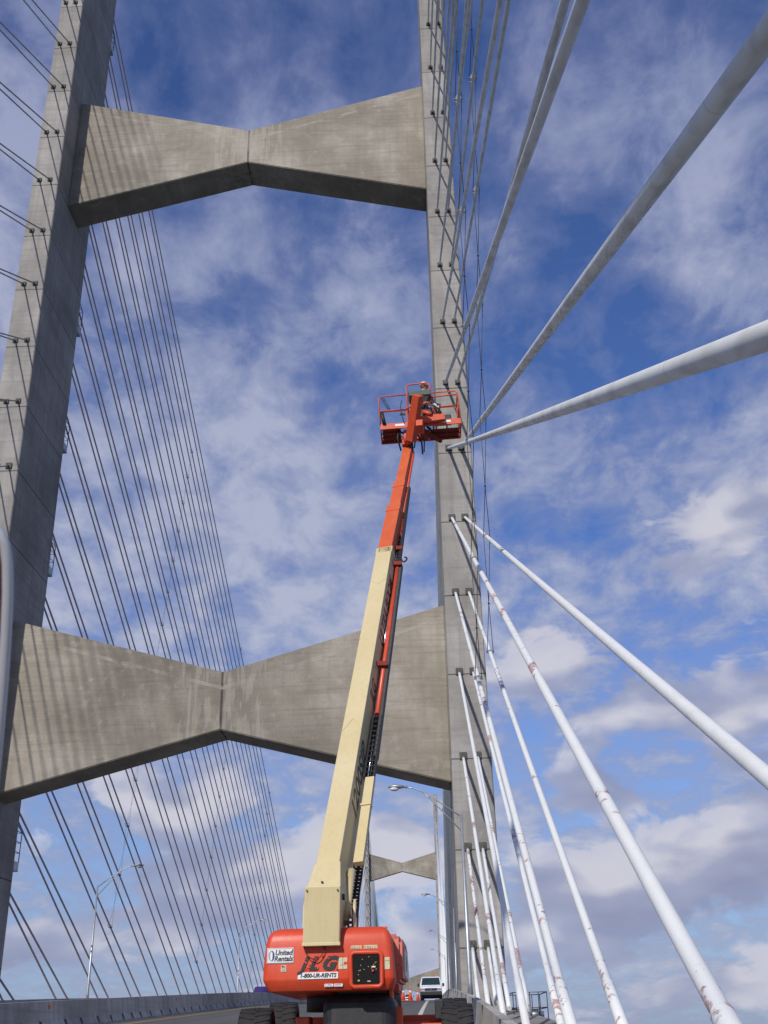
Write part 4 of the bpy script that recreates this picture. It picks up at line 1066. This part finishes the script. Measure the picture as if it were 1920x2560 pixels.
# ------------------------------------------------------------------ sun, sky
SD=Vector((.35,1,-.65)).normalized()
sl_=bpy.data.lights.new('sun','SUN'); sl_.energy=3.5; sl_.angle=R_(1.2); sl_.color=(1,.94,.86)
so_=bpy.data.objects.new('sun',sl_); C.objects.link(so_); so_.rotation_euler=SD.to_track_quat('-Z','Y').to_euler(); so_.location=(0,-50,80)
W=bpy.data.worlds.new('World'); bpy.context.scene.world=W; W.use_nodes=True; nt=W.node_tree
bgn=nt.nodes['Background']; bgn.inputs['Strength'].default_value=.1
sky=N(nt,'ShaderNodeTexSky'); sky.sky_type='NISHITA'; sky.sun_disc=False
el=math.asin(-SD.z); az=math.atan2(-SD.x,-SD.y)
sky.sun_elevation=el; sky.sun_rotation=az; sky.air_density=1.0; sky.dust_density=.6; sky.ozone_density=2.5
tc=N(nt,'ShaderNodeTexCoord'); G=tc.outputs['Generated']
sx=N(nt,'ShaderNodeSeparateXYZ'); nt.links.new(G,sx.inputs[0]); X_,Y_,Z_=sx.outputs
zc=mth(nt,'MAXIMUM',Z_,.0)
# base blue: physical sky, deepened
base=mix(nt,1.0,sky.outputs[0],(.64,.80,1.24),'MULTIPLY')
base=mix(nt,ramp(nt,zc,[(.0,.75),(.34,0.0)]),base,(2.9,3.75,5.3))
# high broken cloud sheet on a plane overhead
den=mth(nt,'ADD',zc,.22); px=mth(nt,'DIVIDE',X_,den); py=mth(nt,'DIVIDE',Y_,den)
cv=N(nt,'ShaderNodeCombineXYZ'); nt.links.new(px,cv.inputs[0]); nt.links.new(py,cv.inputs[1]); cv.inputs[2].default_value=3.7
pl=cv.outputs[0]
n1=noise(nt,2.3,2,.5,pl,.0); n2=noise(nt,10.5,7,.60,mapped(nt,pl,(1.15,.85,1)),.25)
s_=mth(nt,'ADD',mth(nt,'MULTIPLY',n1,.40),mth(nt,'MULTIPLY',n2,.60))
# azimuth / elevation coordinates for placed banks
azm=mth(nt,'ARCTAN2',X_,Y_); elv=mth(nt,'ARCSINE',Z_)
def direc(u,v):
    d=(survd(u,v,1)-CAM).normalized(); return math.atan2(d.x,d.y),math.asin(d.z)
def blob(u,v,ra,re,amp):
    a,e=direc(u,v)
    dx=mth(nt,'DIVIDE',mth(nt,'SUBTRACT',azm,a),ra); dy=mth(nt,'DIVIDE',mth(nt,'SUBTRACT',elv,e),re)
    r2=mth(nt,'ADD',mth(nt,'MULTIPLY',dx,dx),mth(nt,'MULTIPLY',dy,dy))
    return mth(nt,'MULTIPLY',mth(nt,'SUBTRACT',1.0,mth(nt,'SQRT',r2),clamp=True),amp)
bias=None
for (u,v,ra,re,amp) in ((1450,780,.16,.20,-.16),(1250,350,.10,.12,-.09),(430,340,.10,.10,-.12),(330,60,.06,.05,-.08),(620,850,.16,.22,.06),(700,1350,.16,.16,.08),(800,80,.12,.10,.06),(1780,560,.10,.12,.10),
                        (1780,1290,.12,.10,.12),(1300,1100,.08,.10,.04),(1650,950,.10,.08,-.10),(1450,1330,.14,.06,-.06),(850,1080,.05,.07,-.10),(30,500,.08,.3,.10),(560,1150,.08,.1,.04),(1280,1750,.12,.12,.06),(420,1620,.05,.06,.06)):
    b_=blob(u,v,ra,re,amp); bias=b_ if bias is None else mth(nt,'ADD',bias,b_)
s2=mth(nt,'ADD',s_,bias)
hm=ramp(nt,s2,[(.37,0.0),(.46,.34),(.54,.72),(.64,.95)])
hcol=ramp(nt,elv,[(0.0,(3.0,3.35,4.9)),(.35,(2.85,3.3,5.1)),(.9,(1.85,2.22,4.15))])
hb=mix(nt,ramp(nt,s2,[(.48,0.0),(.66,.75)]),hcol,ramp(nt,elv,[(.25,(5.3,5.6,6.8)),(.6,(4.5,4.85,6.35)),(.95,(3.0,3.4,5.3))]))
colr=mix(nt,hm,base,hb)
# low cumulus banks
cv2=N(nt,'ShaderNodeCombineXYZ'); nt.links.new(mth(nt,'MULTIPLY',azm,1.0),cv2.inputs[0]); nt.links.new(mth(nt,'MULTIPLY',elv,1.9),cv2.inputs[1]); cv2.inputs[2].default_value=1.3
av=cv2.outputs[0]
c1=noise(nt,9,8,.56,av,.3); c2=noise(nt,3.0,3,.5,av,0)
cs=mth(nt,'ADD',mth(nt,'MULTIPLY',c1,.62),mth(nt,'MULTIPLY',c2,.38))
bias2=None
for (u,v,ra,re,amp) in ((560,2230,.13,.055,.20),(480,2010,.07,.05,.14),(1700,2180,.20,.055,.24),(1850,2100,.08,.06,.14),(1500,1960,.07,.04,.15),(1750,1790,.10,.05,.15),(1800,1290,.15,.085,.30),(170,1580,.05,.05,.16),(900,1560,.10,.08,.10),(1000,2080,.10,.05,.10),(1750,2400,.22,.05,.10),(300,2380,.2,.04,.08),(1150,2350,.06,.03,.10),(1350,1650,.08,.05,.08),(400,1900,.06,.05,-.12),(150,2200,.10,.08,-.08),(1500,1720,.06,.05,-.06),(1620,1930,.07,.045,-.14),(1450,2120,.04,.05,-.05),(1400,1480,.08,.04,-.06)):
    b_=blob(u,v,ra,re,amp); bias2=b_ if bias2 is None else mth(nt,'ADD',bias2,b_)
gate=ramp(nt,elv,[(0.0,.06),(.25,.0),(.45,.0)])
gf=mth(nt,'SUBTRACT',.01,ramp(nt,elv,[(.16,.0),(.36,.07),(.6,.2)]))
cs2=mth(nt,'ADD',mth(nt,'ADD',cs,bias2),gf)
lm=ramp(nt,cs2,[(.53,0.0),(.575,.8),(.68,1.0)])
# brightness inside the bank: compare with a sample shifted towards the sun (upwards)
cv3=N(nt,'ShaderNodeVectorMath',operation='ADD'); nt.links.new(av,cv3.inputs[0]); cv3.inputs[1].default_value=(-.02,.07,0)
c1b=noise(nt,6,3,.5,cv3.outputs[0],.0); c1a=noise(nt,6,3,.5,av,.0)
sh=mth(nt,'SUBTRACT',mth(nt,'ADD',mth(nt,'MULTIPLY',c1a,.7),mth(nt,'MULTIPLY',c1,.3)),c1b)
lit=ramp(nt,mth(nt,'ADD',mth(nt,'MULTIPLY',sh,2.6),.52),[(.20,(2.75,3.05,4.55)),(.48,(3.5,3.8,5.3)),(.74,(6.0,6.0,6.9))])
colr=mix(nt,lm,colr,lit)
nt.links.new(colr,bgn.inputs['Color'])

sc=bpy.context.scene
sc.view_settings.view_transform='Standard'; sc.view_settings.look='None'; sc.view_settings.exposure=0; sc.view_settings.gamma=1
sc.render.engine='CYCLES'
